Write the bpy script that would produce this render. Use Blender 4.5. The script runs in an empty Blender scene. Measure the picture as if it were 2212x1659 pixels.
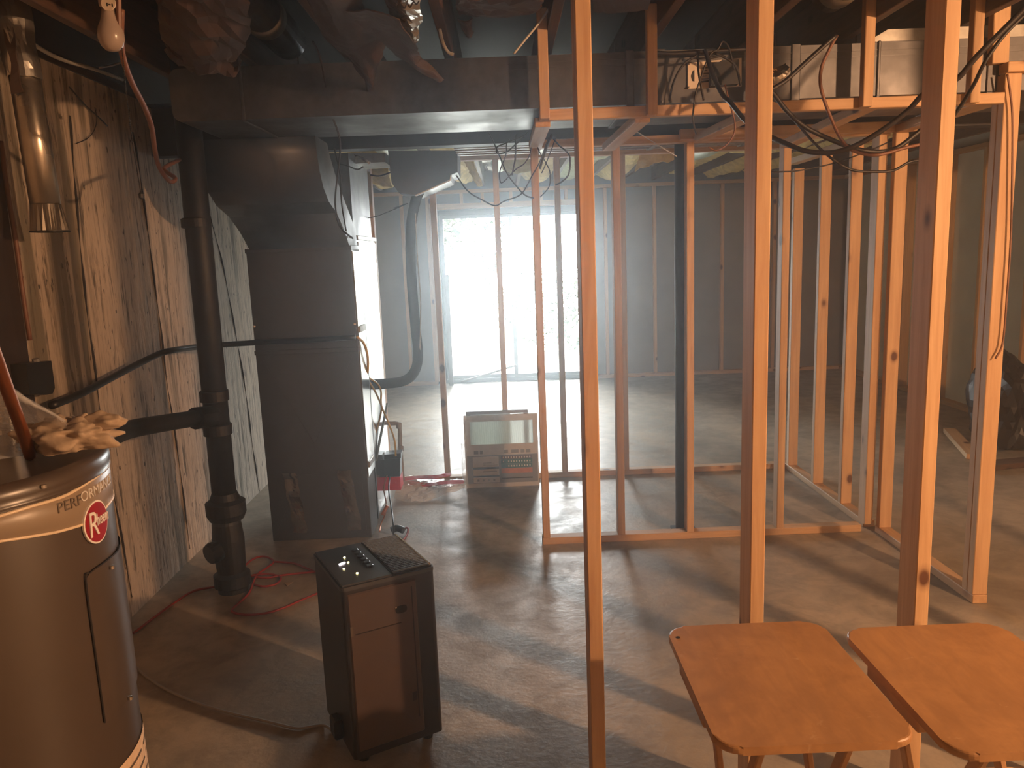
import bpy, bmesh, math, random
from mathutils import Vector, Matrix
random.seed(7)
C = bpy.context.scene.collection
# ------------------------------------------------------------ camera, sky, lights, exposure
F, PW, PH = 1661.6, 2212, 1659
PIT, ROL, YAW, H = math.radians(9.553), math.radians(-2.231), math.radians(.411), 1.55
def _axes():
    cy, sy, cp, sp = math.cos(YAW), math.sin(YAW), math.cos(PIT), math.sin(PIT)
    f = Vector((sy*cp, cy*cp, -sp)); r = Vector((cy, -sy, 0)); u = r.cross(f)
    c, s = math.cos(ROL), math.sin(ROL)
    return r*c + u*s, u*c - r*s, f
RT, UP, FW = _axes(); EYE = Vector((0, 0, H))
cam = bpy.data.cameras.new('camera'); co = bpy.data.objects.new('camera', cam); C.objects.link(co)
cam.sensor_width = 36; cam.lens = F/PW*36; cam.clip_start = .02
co.matrix_world = Matrix(((RT.x, UP.x, -FW.x, 0), (RT.y, UP.y, -FW.y, 0), (RT.z, UP.z, -FW.z, H), (0, 0, 0, 1)))
S = bpy.context.scene; S.camera = co
S.view_settings.view_transform = 'Standard'; S.view_settings.look = 'None'
S.view_settings.exposure = 0.0; S.view_settings.gamma = 1; S.view_settings.use_curve_mapping = False
S.cycles.use_denoising = True; S.cycles.max_bounces = 10; S.cycles.diffuse_bounces = 5; S.cycles.glossy_bounces = 4
S.cycles.transparent_max_bounces = 16; S.cycles.volume_bounces = 1; S.cycles.sample_clamp_indirect = 6
S.cycles.caustics_reflective = False; S.cycles.caustics_refractive = False
W = bpy.data.worlds.new('overcast_sky'); S.world = W; W.use_nodes = True
bg = W.node_tree.nodes['Background']; bg.inputs[0].default_value = (.93, .99, 1.0, 1); bg.inputs[1].default_value = 50.0
W.cycles.sampling_method = 'MANUAL'; W.cycles.sample_map_resolution = 64
def lamp(name, kind, loc, energy, col, **k):
    l = bpy.data.lights.new(name, kind); l.energy = energy; l.color = col
    for a, v in k.items(): setattr(l, a, v)
    o = bpy.data.objects.new(name, l); C.objects.link(o); o.location = loc; return o
lamp('bare_bulb_lamp', 'POINT', (2.88, .35, 2.06), 440, (1.0, .55, .28), shadow_soft_size=.05)
lamp('fill_lamp', 'POINT', (-.2, -1.6, 1.9), 2.5, (1.0, .84, .74), shadow_soft_size=.35)  # added soft fill from behind the camera, no such lamp known
por = lamp('door_portal', 'AREA', (.14, 9.62, 1.04), 1, (1, 1, 1), shape='RECTANGLE', size=1.8, size_y=2.05)
por.rotation_euler = (math.radians(-90), 0, 0); por.data.cycles.is_portal = True

# ------------------------------------------------------------ pixel rays to points of the place
def ray(px, py): return FW + RT*((px-1106)/F) - UP*((py-829.5)/F)
def at(px, py, Y): d = ray(px, py); return EYE + d*(Y/d.y)
def ax(px, py, X): d = ray(px, py); return EYE + d*(X/d.x)
def az(px, py, z=0.0): d = ray(px, py); return EYE + d*((z-H)/d.z)

# ------------------------------------------------------------ materials
def srgb(r, g, b):
    f = lambda c: (c/255/12.92 if c/255 <= .04045 else ((c/255+.055)/1.055)**2.4)
    return (f(r), f(g), f(b), 1)
class NT:
    def __init__(s, name):
        s.m = bpy.data.materials.new(name); s.m.use_nodes = True; s.t = s.m.node_tree
        s.b = s.t.nodes['Principled BSDF']; s.o = s.t.nodes['Material Output']
    def n(s, typ, **k):
        x = s.t.nodes.new(typ)
        for a, v in k.items():
            if a.startswith('i_'): x.inputs[a[2:].replace('_', ' ')].default_value = v
            else: setattr(x, a, v)
        return x
    def l(s, a, b): s.t.links.new(a, b)
    def coord(s, scale=(1, 1, 1), rnd=False, world=False):
        tc = s.n('ShaderNodeTexCoord'); src = tc.outputs['Object']
        if world: src = s.n('ShaderNodeNewGeometry').outputs['Position']
        if rnd:
            oi = s.n('ShaderNodeObjectInfo'); mu = s.n('ShaderNodeMath', operation='MULTIPLY'); mu.inputs[1].default_value = 37.0
            s.l(oi.outputs['Random'], mu.inputs[0]); va = s.n('ShaderNodeVectorMath', operation='ADD')
            s.l(src, va.inputs[0]); s.l(mu.outputs[0], va.inputs[1]); src = va.outputs[0]
        mp = s.n('ShaderNodeMapping'); mp.inputs['Scale'].default_value = scale; s.l(src, mp.inputs[0]); return mp.outputs[0]
    def noise(s, vec, scale, detail=4, rough=.6, dist=0):
        x = s.n('ShaderNodeTexNoise'); x.inputs['Scale'].default_value = scale; x.inputs['Detail'].default_value = detail
        x.inputs['Roughness'].default_value = rough; x.inputs['Distortion'].default_value = dist; s.l(vec, x.inputs['Vector']); return x.outputs['Fac']
    def ramp(s, fac, stops):
        r = s.n('ShaderNodeValToRGB'); e = r.color_ramp.elements
        while len(e) < len(stops): e.new(.5)
        for el, (p, c) in zip(e, stops): el.position = p; el.color = c if len(c) == 4 else (*c, 1)
        s.l(fac, r.inputs[0]); return r.outputs[0]
    def mix(s, fac, a, b, mode='MIX'):
        x = s.n('ShaderNodeMix', data_type='RGBA', blend_type=mode)
        for v, i in ((fac, 0), (a, 6), (b, 7)):
            if hasattr(v, 'links') or hasattr(v, 'is_linked'): s.l(v, x.inputs[i])
            else: x.inputs[i].default_value = v
        return x.outputs[2]
    def bump(s, h, strength=.3, dist=.01):
        b = s.n('ShaderNodeBump'); b.inputs['Strength'].default_value = strength; b.inputs['Distance'].default_value = dist
        s.l(h, b.inputs['Height']); s.l(b.outputs[0], s.b.inputs['Normal'])
    def rough(s, v): s.b.inputs['Roughness'].default_value = v
    def col(s, out): s.l(out, s.b.inputs['Base Color'])
g1 = lambda v: (v, v, v, 1)
def plain(name, c, rough=.6, metal=0, var=.12, scale=30, bump=.0, spec=None, wear=None):
    m = NT(name); v = m.coord(rnd=True); f = m.noise(v, scale, 3)
    d = tuple(max(0, x*(1-var)) for x in c[:3]) + (1,); l = tuple(min(1, x*(1+var)) for x in c[:3]) + (1,)
    m.col(m.ramp(f, [(.3, d), (.7, l)])); m.rough(rough); m.b.inputs['Metallic'].default_value = metal
    if spec is not None: m.b.inputs['Specular IOR Level'].default_value = spec
    if bump: m.bump(f, bump, .004)
    return m.m
def wood(name, c0, c1, knot, rough=.62):
    m = NT(name); v = m.coord((1, 1, .06), rnd=True); g = m.noise(v, 42, 5, .6, .6)
    big = m.noise(m.coord((1, 1, .35), rnd=True), 4, 2)
    c = m.ramp(g, [(.25, c1), (.6, c0), (.8, tuple(min(1, x*1.12) for x in c0[:3]) + (1,))])
    c = m.mix(m.ramp(big, [(.4, g1(0)), (.75, g1(.55))]), c, c1)
    vo = m.n('ShaderNodeTexVoronoi'); vo.inputs['Scale'].default_value = 4.6; m.l(m.coord((1.4, 1.4, .9), rnd=True), vo.inputs['Vector'])
    k = m.ramp(vo.outputs['Distance'], [(.09, g1(1)), (.13, g1(.35)), (.19, g1(0))])
    m.col(m.mix(k, c, knot)); m.rough(rough); m.bump(g, .12, .003); return m.m
def metal(name, c, rough=.35, spangle=.25, streak=(1, 1, 1), bump=.05, metallic=.9):
    m = NT(name); v = m.coord(streak, rnd=True); f = m.noise(v, 22, 4, .6); d = m.noise(v, 3.5, 3)
    lo = tuple(x*(1-spangle) for x in c[:3]) + (1,); m.col(m.mix(m.ramp(d, [(.35, g1(0)), (.7, g1(.5))]), m.ramp(f, [(.3, lo), (.7, c)]), lo))
    m.b.inputs['Metallic'].default_value = metallic
    r = m.ramp(d, [(.3, g1(rough*.8)), (.7, g1(rough*1.35))]); m.l(r, m.b.inputs['Roughness']); m.bump(d, bump, .006); return m.m
def emit(name, c, s):
    m = NT(name); m.b.inputs['Base Color'].default_value = (0, 0, 0, 1); m.b.inputs['Emission Color'].default_value = c; m.b.inputs['Emission Strength'].default_value = s; return m.m
def thin(name, c, alpha, rough=.15, bump=0, scale=20):
    m = NT(name); m.b.inputs['Base Color'].default_value = c; m.rough(rough); tr = m.n('ShaderNodeBsdfTransparent'); mx = m.n('ShaderNodeMixShader')
    mx.inputs[0].default_value = alpha; m.l(tr.outputs[0], mx.inputs[1]); m.l(m.b.outputs[0], mx.inputs[2]); m.l(mx.outputs[0], m.o.inputs[0])
    if bump: m.bump(m.noise(m.coord(), scale, 4), bump, .02)
    return m.m
M = {}
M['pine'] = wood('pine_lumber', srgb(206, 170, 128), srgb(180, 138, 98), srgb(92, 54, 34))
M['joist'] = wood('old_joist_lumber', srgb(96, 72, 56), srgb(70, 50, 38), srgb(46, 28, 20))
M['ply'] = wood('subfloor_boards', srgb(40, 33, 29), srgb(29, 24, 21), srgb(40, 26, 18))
M['dkwood'] = wood('dark_stained_board', srgb(50, 36, 30), srgb(38, 27, 22), srgb(30, 20, 16))
M['tray'] = None
M['galv'] = metal('galvanized_steel', srgb(176, 172, 164), .42, .38, bump=.12)
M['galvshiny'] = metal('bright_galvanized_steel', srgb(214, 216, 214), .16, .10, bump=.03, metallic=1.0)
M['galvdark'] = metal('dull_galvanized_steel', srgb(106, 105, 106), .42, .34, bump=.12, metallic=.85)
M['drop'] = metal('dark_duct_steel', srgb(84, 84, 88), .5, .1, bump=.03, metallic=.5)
M['foildark'] = metal('dull_crinkled_tape', srgb(170, 166, 160), .13, .3, bump=1.0)
M['foil'] = metal('crumpled_foil', srgb(220, 216, 208), .2, .15, bump=.9)
M['pipe'] = metal('vent_pipe_steel', srgb(196, 186, 172), .28, .2)
M['iron'] = plain('cast_iron_black', srgb(24, 23, 24), .55, 0, .3, 40, .2)
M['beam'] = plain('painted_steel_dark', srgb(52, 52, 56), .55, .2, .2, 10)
M['blackp'] = plain('black_plastic', srgb(22, 21, 21), .42, 0, .1)
M['cable'] = plain('black_cable', srgb(34, 28, 26), .5, 0, .1)
M['brcable'] = plain('brown_cable', srgb(120, 80, 60), .5, 0, .1)
M['whcable'] = plain('white_cable', srgb(205, 200, 190), .5, 0, .1)
M['graycord'] = plain('grey_cord', srgb(158, 154, 148), .3, 0, .05); M['yelcable'] = plain('yellow_wire', srgb(216, 176, 78), .45, 0, .1)
M['redcord'] = plain('red_cord', srgb(150, 46, 38), .55, 0, .1)
M['red'] = plain('red_plastic', srgb(200, 34, 60), .45, 0, .08)
M['copper'] = metal('aged_copper', srgb(198, 124, 84), .38, .3)
M['foam'] = plain('black_pipe_foam', srgb(34, 36, 38), .85, 0, .15, 60, .2)
M['grayp'] = plain('grey_plastic_pipe', srgb(140, 136, 132), .5, 0, .1)
M['tank'] = plain('grey_enamel_tank', srgb(74, 64, 56), .3, 0, .05, 8)
M['band'] = plain('pale_tank_band', srgb(140, 124, 106), .35, 0, .05, 8)
M['bandtrim'] = plain('cream_band_trim', srgb(226, 206, 178), .3, 0, .04)
M['badge'] = plain('red_badge', srgb(150, 24, 40), .35, 0, .05)
M['white'] = plain('white_print', srgb(232, 228, 222), .5, 0, .04)
M['letter'] = plain('grey_letters', srgb(96, 84, 72), .5, 0, .05)
M['silverletter'] = plain('silver_letters', srgb(214, 210, 204), .3, 0, .05)
M['gap'] = plain('dark_groove', srgb(30, 24, 20), .8)
M['sticker'] = plain('paper_sticker', srgb(212, 186, 158), .6, 0, .18, 50)
M['screw'] = metal('screw_steel', srgb(220, 216, 208), .2, .1)
M['dehum'] = plain('dark_grey_plastic', srgb(42, 39, 38), .36, 0, .06)
M['dehumtop'] = plain('charcoal_panel', srgb(66, 66, 66), .30, 0, .05)
M['dehumpanel'] = plain('front_panel_plastic', srgb(78, 64, 56), .42, 0, .05)
M['grille'] = plain('grille_slat_grey', srgb(104, 108, 112), .5, .2, .05)
M['led'] = emit('display_light', (1, .86, .9, 1), 9); M['ledy'] = emit('indicator_light', (1, .86, .42, 1), 9)
M['bulb'] = plain('frosted_bulb_glass', srgb(156, 140, 130), .22, 0, .02)
M['porcelain'] = plain('porcelain_socket', srgb(160, 136, 116), .4, 0, .05)
M['paper'] = plain('crumpled_paper', srgb(172, 152, 130), .8, 0, .10, 26, 1.0)
M['bag'] = thin('clear_plastic_bag', (.85, .86, .88, 1), .30, .2, .7)
M['film'] = thin('clear_plastic_sheet', (.92, .93, .92, 1), .32, .15, .9, 14)
M['card'] = plain('filter_cardboard', srgb(204, 198, 192), .75, 0, .06)
M['cardg'] = plain('filter_label_grey', srgb(138, 136, 138), .7, 0, .05)
M['teal'] = plain('label_teal', srgb(62, 104, 104), .6); M['orange'] = plain('label_orange', srgb(196, 126, 92), .6)
M['purple'] = plain('label_slate', srgb(104, 100, 116), .6)
M['kraft'] = plain('kraft_paper', srgb(68, 51, 41), .75, 0, .22, 9, .3)
M['kraftdk'] = plain('dark_kraft_paper', srgb(58, 43, 37), .8, 0, .2, 9, .3)
M['fiber'] = plain('yellow_glass_fibre', srgb(222, 200, 138), .95, 0, .2, 14, .8)
M['fiberw'] = plain('pale_glass_fibre', srgb(214, 222, 190), .9, 0, .2, 12, .8)
M['flex'] = plain('flexible_duct_sleeve', srgb(190, 206, 190), .4, 0, .08, 20, .2)
M['plate'] = plain('cream_control_plate', srgb(224, 206, 184), .5, 0, .04)
M['alu'] = plain('bronze_door_frame', srgb(58, 66, 70), .4, .3, .1)
M['green1'] = plain('bright_leaf', (.013, .018, .006, 1), .95, 0, .35, 3, spec=0); M['green2'] = plain('deep_leaf', (.008, .012, .007, 1), .95, 0, .35, 3, spec=0)
M['ground'] = plain('pale_gravel', (.36, .36, .32, 1), .9, 0, .2, 5)
M['bark'] = plain('bark', (.10, .07, .05, 1), .9)
M['sheath'] = plain('dark_sheathing_board', srgb(128, 126, 126), .7, 0, .12, 3)
M['foamboard'] = plain('grey_foam_board', srgb(222, 224, 218), .7, 0, .1, 2)
def tray_mat():
    m = NT('worn_tray_wood'); v = m.coord((1, .25, 1), rnd=True); g = m.noise(v, 30, 4, .6, .4); b = m.noise(m.coord(rnd=True), 5, 5, .7, .5)
    c = m.ramp(g, [(.3, srgb(164, 122, 80)), (.7, srgb(186, 140, 92))]); c = m.mix(m.ramp(b, [(.42, g1(0)), (.62, g1(.45))]), c, srgb(142, 102, 66))
    c = m.mix(m.ramp(m.noise(m.coord((1, 2, 1), rnd=True), 9, 6, .75, 1.5), [(.63, g1(0)), (.70, g1(.45))]), c, srgb(206, 176, 142)); m.col(c)
    m.l(m.ramp(b, [(.3, g1(.34)), (.7, g1(.5))]), m.b.inputs['Roughness']); m.bump(g, .05, .002); return m.m
M['tray'] = tray_mat()
def floor_mat():
    m = NT('worn_concrete_floor'); v = m.coord(world=True); a = m.noise(v, 1.1, 5, .65, .6); b = m.noise(v, 6.5, 6, .7, .4); c = m.noise(v, 42, 3)
    col = m.ramp(a, [(.32, srgb(134, 122, 106)), (.5, srgb(164, 152, 134)), (.68, srgb(184, 168, 146))])
    col = m.mix(m.ramp(b, [(.42, g1(0)), (.62, g1(.42))]), col, srgb(106, 98, 86))
    col = m.mix(m.ramp(m.noise(v, 2.7, 7, .75, 1.2), [(.62, g1(0)), (.70, g1(.5))]), col, srgb(206, 196, 178))
    m.col(col); m.l(m.ramp(b, [(.3, g1(.30)), (.7, g1(.58))]), m.b.inputs['Roughness'])
    mm = m.n('ShaderNodeMath', operation='ADD'); m.l(b, mm.inputs[0]); m.l(c, mm.inputs[1]); m.bump(mm.outputs[0], .22, .006); return m.m
M['floor'] = floor_mat()
def wall_mat():
    m = NT('poured_concrete_wall'); v = m.coord((1, 1, .12), world=True); pits = m.noise(v, 26, 5, .7, .3); str_ = m.noise(m.coord((1, 1, .05), world=True), 9, 4, .6, .5)
    sp = m.noise(m.coord((1, 1, .4), world=True), 34, 3, .6); big = m.noise(m.coord(world=True), 1.6, 4)
    col = m.ramp(big, [(.3, srgb(180, 164, 146)), (.7, srgb(212, 194, 174))])
    col = m.mix(m.ramp(str_, [(.36, g1(.9)), (.48, g1(0))]), col, srgb(112, 104, 88))
    col = m.mix(m.ramp(pits, [(.36, g1(.9)), (.44, g1(0))]), col, srgb(84, 74, 60))
    col = m.mix(m.ramp(sp, [(.31, g1(.95)), (.36, g1(0))]), col, srgb(58, 48, 40))
    fine = m.noise(m.coord((1, 1, .07), world=True), 70, 3, .6, .3); col = m.mix(m.ramp(fine, [(.34, g1(.6)), (.5, g1(0))]), col, srgb(124, 108, 90))
    m.col(col); m.rough(.9); m.bump(pits, .6, .012); return m.m
M['wall'] = wall_mat()
def glass_mat(name, stain, amt):
    m = NT(name); v = m.coord((1, 1, .6)); n1 = m.noise(v, 3.2, 6, .7, .6)
    gl = m.n('ShaderNodeBsdfGlossy'); gl.inputs['Roughness'].default_value = .03
    tr = m.n('ShaderNodeBsdfTransparent'); tl = m.n('ShaderNodeBsdfTranslucent'); tl.inputs[0].default_value = stain
    fr = m.n('ShaderNodeFresnel'); fr.inputs[0].default_value = 1.45
    m1 = m.n('ShaderNodeMixShader'); m.l(fr.outputs[0], m1.inputs[0]); m.l(tr.outputs[0], m1.inputs[1]); m.l(gl.outputs[0], m1.inputs[2])
    m2 = m.n('ShaderNodeMixShader'); m.l(m.ramp(n1, [(.45, g1(0)), (.7, g1(amt))]), m2.inputs[0]); m.l(m1.outputs[0], m2.inputs[1]); m.l(tl.outputs[0], m2.inputs[2])
    m.l(m2.outputs[0], m.o.inputs[0]); return m.m
M['glass1'] = glass_mat('stained_door_glass', (.9, .93, .82, 1), .03); M['glass2'] = glass_mat('misted_door_glass', (.72, .92, .80, 1), .05)
def media_mat():
    m = NT('filter_media'); w = m.n('ShaderNodeTexWave', wave_type='BANDS', bands_direction='X'); w.inputs['Scale'].default_value = 22; w.inputs['Distortion'].default_value = 3
    m.l(m.coord(), w.inputs['Vector']); m.col(m.ramp(w.outputs['Fac'], [(.2, srgb(206, 208, 204)), (.8, srgb(240, 240, 236))])); m.rough(.9)
    tl = m.n('ShaderNodeBsdfTranslucent'); tl.inputs[0].default_value = (.85, .88, .84, 1); mx = m.n('ShaderNodeMixShader'); mx.inputs[0].default_value = .75
    m.l(m.b.outputs[0], mx.inputs[1]); m.l(tl.outputs[0], mx.inputs[2]); m.l(mx.outputs[0], m.o.inputs[0]); m.bump(w.outputs['Fac'], .6, .01); return m.m
M['media'] = media_mat()

# ------------------------------------------------------------ mesh helpers (all shapes are given in place coordinates)
def wmat(o):
    m = Matrix.Identity(4)
    while o is not None: m = Matrix.LocRotScale(o.location, o.rotation_euler, None) @ m; o = o.parent
    return m
def tag(o, label=None, cat=None, group=None, kind=None):
    for k, v in (('label', label), ('category', cat), ('group', group), ('kind', kind)):
        if v: o[k] = v
    return o
def thing(name, loc, label, cat, group=None, rz=0):
    o = bpy.data.objects.new(name, None); C.objects.link(o); o.empty_display_size = .05
    o.location = loc; o.rotation_euler = (0, 0, rz); return tag(o, label, cat, group)
def obj(name, bm, mat, parent=None, local=False, smooth=False, label=None, kind=None):
    if parent is not None:
        if not local: bm.transform(wmat(parent).inverted())
        loc = Vector((0, 0, 0))
    else:
        xs = [v.co for v in bm.verts]; loc = Vector([(min(c[i] for c in xs)+max(c[i] for c in xs))/2 for i in range(2)] + [min(c[2] for c in xs)])
        bm.transform(Matrix.Translation(-loc))
    bmesh.ops.recalc_face_normals(bm, faces=bm.faces)
    me = bpy.data.meshes.new(name); bm.to_mesh(me); bm.free()
    if smooth:
        for p in me.polygons: p.use_smooth = True
    o = bpy.data.objects.new(name, me); C.objects.link(o); o.location = loc; o.parent = parent
    for x in (mat if isinstance(mat, (list, tuple)) else [mat]): me.materials.append(x)
    if label: o['label'] = label
    if kind: o['kind'] = kind
    return o
def bx(bm, x0, x1, y0, y1, z0, z1, bev=0, seg=1):
    r = bmesh.ops.create_cube(bm, size=1)
    for v in r['verts']: v.co = Vector(((x0+x1)/2+v.co.x*(x1-x0), (y0+y1)/2+v.co.y*(y1-y0), (z0+z1)/2+v.co.z*(z1-z0)))
    if bev:
        es = list({e for v in r['verts'] for e in v.link_edges}); bmesh.ops.bevel(bm, geom=es, offset=bev, segments=seg, affect='EDGES', profile=.5)
    return bm
def box(name, x0, x1, y0, y1, z0, z1, mat, parent=None, bev=0, **k): return obj(name, bx(bmesh.new(), x0, x1, y0, y1, z0, z1, bev), mat, parent, **k)
def cr(pts, n=6):
    if len(pts) < 3: return [Vector(p) for p in pts]
    P = [Vector(p) for p in pts]; P = [P[0]*2-P[1]] + P + [P[-1]*2-P[-2]]; out = []
    for i in range(1, len(P)-2):
        for j in range(n):
            t = j/n; a, b, c, d = P[i-1:i+3]
            out.append(.5*((2*b)+(c-a)*t+(2*a-5*b+4*c-d)*t*t+(3*b-a-3*c+d)*t**3))
    return out+[P[-2]]
def tube(bm, pts, r, seg=8, smooth=True, n=6, cap=True):
    P = cr(pts, n) if smooth else [Vector(p) for p in pts]
    rr = r if callable(r) else (lambda t: r); T0 = None; rings = []
    for i, p in enumerate(P):
        t = (P[min(i+1, len(P)-1)]-P[max(i-1, 0)]).normalized()
        if T0 is None: u = t.orthogonal().normalized()
        else: u = (u - t*u.dot(t)).normalized()
        T0 = t; v = t.cross(u); q = rr(i/max(1, len(P)-1))
        rings.append([bm.verts.new(p+(u*math.cos(a)+v*math.sin(a))*q) for a in [k*2*math.pi/seg for k in range(seg)]])
    for a, b in zip(rings, rings[1:]):
        for k in range(seg): bm.faces.new((a[k], a[(k+1) % seg], b[(k+1) % seg], b[k]))
    if cap: bm.faces.new(rings[0][::-1]); bm.faces.new(rings[-1])
    return bm
def lathe(bm, prof, c, seg=32, a0=0, a1=2*math.pi, cap=True):
    full = abs(a1-a0-2*math.pi) < 1e-6; n = seg if full else seg+1; rings = []
    for r, z in prof:
        rings.append([bm.verts.new((c[0]+r*math.cos(a0+(a1-a0)*k/seg), c[1]+r*math.sin(a0+(a1-a0)*k/seg), c[2]+z)) for k in range(n)])
    for a, b in zip(rings, rings[1:]):
        for k in range(seg if full else seg): 
            k2 = (k+1) % n
            bm.faces.new((a[k], a[k2], b[k2], b[k]))
    if cap and full: bm.faces.new(rings[0][::-1]); bm.faces.new(rings[-1])
    return bm
def prism(bm, poly, d):
    a = [bm.verts.new(p) for p in poly]; b = [bm.verts.new(Vector(p)+Vector(d)) for p in poly]
    bm.faces.new(a); bm.faces.new(b[::-1])
    for i in range(len(a)): bm.faces.new((a[i], b[i], b[(i+1) % len(a)], a[(i+1) % len(a)]))
    return bm
def sheet(bm, rows, thick=.004, nu=5, nv=5, amp=.01, seed=1):
    R = random.Random(seed); G = [cr(r, nu) for r in rows]; cols = list(zip(*G)); cols = [cr(c, nv) for c in cols]; G = list(zip(*cols))
    K = [(Vector((R.gauss(0, 1), R.gauss(0, 1), R.gauss(0, 1)))*R.uniform(12, 60), R.uniform(0, 6.3), Vector((R.gauss(0, 1), R.gauss(0, 1), R.gauss(0, 1))).normalized()) for _ in range(7)]
    def wob(p): return sum((d*math.sin(k.dot(p)+f) for k, f, d in K), Vector())*.42+Vector((R.uniform(-1, 1), R.uniform(-1, 1), R.uniform(-1, 1)))*.12
    G = [[p+wob(p)*amp for p in r] for r in G]
    V = [[bm.verts.new(p) for p in r] for r in G]; fs = []
    for a, b in zip(V, V[1:]):
        for k in range(len(a)-1): fs.append(bm.faces.new((a[k], a[k+1], b[k+1], b[k])))
    bmesh.ops.recalc_face_normals(bm, faces=fs); nr, nc = len(V), len(V[0])
    def nrm(i, j):
        a, b = G[min(i+1, nr-1)][j]-G[max(i-1, 0)][j], G[i][min(j+1, nc-1)]-G[i][max(j-1, 0)]
        n = a.cross(b); return n.normalized() if n.length > 1e-9 else Vector((0, 0, 1))
    U = [[bm.verts.new(G[i][j]+nrm(i, j)*thick) for j in range(nc)] for i in range(nr)]
    for i in range(nr-1):
        for j in range(nc-1): bm.faces.new((U[i][j], U[i+1][j], U[i+1][j+1], U[i][j+1]))
    rim = [(i, 0) for i in range(nr)]+[(nr-1, j) for j in range(1, nc)]+[(i, nc-1) for i in range(nr-2, -1, -1)]+[(0, j) for j in range(nc-2, 0, -1)]
    for k in range(len(rim)):
        (a, b), (c, d) = rim[k], rim[(k+1) % len(rim)]; bm.faces.new((V[a][b], V[c][d], U[c][d], U[a][b]))
    return bm
def rounded(w, d, r, seg=6):
    out = []
    for cx, cy, a in ((w/2-r, d/2-r, 0), (-w/2+r, d/2-r, 90), (-w/2+r, -d/2+r, 180), (w/2-r, -d/2+r, 270)):
        for k in range(seg+1): t = math.radians(a+90*k/seg); out.append((cx+r*math.cos(t), cy+r*math.sin(t)))
    return out
_bm_cache = {}
def board(name, p0, p1, w, h, mat, parent=None, side=None, label=None):
    """a lumber piece from p0 to p1 (centre line), w across 'side', h across the third axis; grain follows its length"""
    p0, p1 = Vector(p0), Vector(p1); L = (p1-p0).length; z = (p1-p0).normalized()
    if side is None: side = Vector((1, 0, 0)) if abs(z.x) < .7 else Vector((0, 1, 0))
    x = (Vector(side)-z*Vector(side).dot(z)).normalized(); y = z.cross(x)
    key = (round(L, 3), round(w, 4), round(h, 4), mat.name)
    if key not in _bm_cache:
        bm = bx(bmesh.new(), -w/2, w/2, -h/2, h/2, 0, L, .0025); me = bpy.data.meshes.new(name); bm.to_mesh(me); bm.free(); me.materials.append(mat); _bm_cache[key] = me
    o = bpy.data.objects.new(name, _bm_cache[key]); C.objects.link(o)
    m = Matrix(((x.x, y.x, z.x, p0.x), (x.y, y.y, z.y, p0.y), (x.z, y.z, z.z, p0.z), (0, 0, 0, 1)))
    if parent is not None: m = wmat(parent).inverted() @ m; o.parent = parent
    o.location = m.to_translation(); o.rotation_euler = m.to_euler()
    if label: o['label'] = label
    return o
def wire(name, pts, r, mat, label, cat='cable', group=None, seg=7):
    o = obj(name, tube(bmesh.new(), pts, r, seg), mat, None, smooth=True); return tag(o, label, cat, group)
def text_mesh(txt, size, shear=0, depth=.001):
    cu = bpy.data.curves.new('letters', 'FONT'); cu.body = txt; cu.size = size; cu.shear = shear; cu.extrude = depth; cu.align_x = 'CENTER'; cu.align_y = 'CENTER'; cu.resolution_u = 3
    o = bpy.data.objects.new('letters', cu); C.objects.link(o); dg = bpy.context.evaluated_depsgraph_get(); me = bpy.data.meshes.new_from_object(o.evaluated_get(dg))
    bm = bmesh.new(); bm.from_mesh(me); bpy.data.objects.remove(o); bpy.data.curves.remove(cu); bpy.data.meshes.remove(me); return bm
st = lambda o: tag(o, kind='structure')

# ------------------------------------------------------------ the shell
XL, XR, YB, YF, ZT = -1.735, 4.2, 9.45, -2.2, 2.60
st(box('floor', XL-.2, XR+.2, YF, YB+.12, -.15, 0, M['floor']))
wl = st(box('wall_left', XL-.2, XL, YF, YB, 0, 2.36, M['wall']))
box('rim_joist', XL-.2, XL-.04, YF, YB, 2.398, ZT, M['dkwood'], wl)
st(box('wall_front', XL-.2, XR+.2, YF-.15, YF, 0, ZT, M['wall']))
wr = st(box('wall_right', XR, XR+.2, YF, YB, 0, ZT, M['foamboard']))
# back wall: sheathing left, right and above the sliding door
DX0, DX1, DZ = -.79, 1.05, 2.10
bm = bmesh.new(); bx(bm, XL-.2, DX0, YB, YB+.12, 0, ZT); bx(bm, DX1, XR+.2, YB, YB+.12, 0, ZT); bx(bm, DX0, DX1, YB, YB+.12, DZ, ZT)
wb = st(obj('wall_back', bm, M['sheath']))
for x in (-1.55, -1.17, 1.262, 1.853, 2.671, 3.3, 3.9): board('stud', (x, YB-.03, .038), (x, YB-.03, 2.29), .038, .06, M['pine'], wb)
for x in (-.86, -.822, 1.075): board('stud', (x, YB-.045, .038), (x, YB-.045, 2.29), .038, .09, M['pine'], wb)
for x in (-.45, -.2, .14, .5, .8): board('cripple_stud', (x, YB-.03, 2.17), (x, YB-.03, 2.29), .038, .06, M['pine'], wb)
board('header', (-.80, YB-.045, 2.14), (1.056, YB-.045, 2.14), .09, .06, M['pine'], wb)
board('top_plate', (XL, YB-.045, 2.309), (XR, YB-.045, 2.309), .09, .038, M['pine'], wb)
board('bottom_plate', (XL, YB-.045, .019), (-.842, YB-.045, .019), .09, .038, M['pine'], wb); board('bottom_plate', (1.094, YB-.045, .019), (XR, YB-.045, .019), .09, .038, M['pine'], wb)
# right wall framing
for y in (4.9, 5.5, 6.05, 6.66, 7.22, 7.93, 8.6, 9.2): board('stud', (XR-.045, y, .038), (XR-.045, y, 2.29), .038, .09, M['pine'], wr, side=(0, 1, 0))
board('bottom_plate', (XR-.045, 4.0, .019), (XR-.045, 9.36, .019), .09, .038, M['pine'], wr); board('top_plate', (XR-.045, 4.0, 2.309), (XR-.045, 9.36, 2.309), .09, .038, M['pine'], wr)
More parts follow.
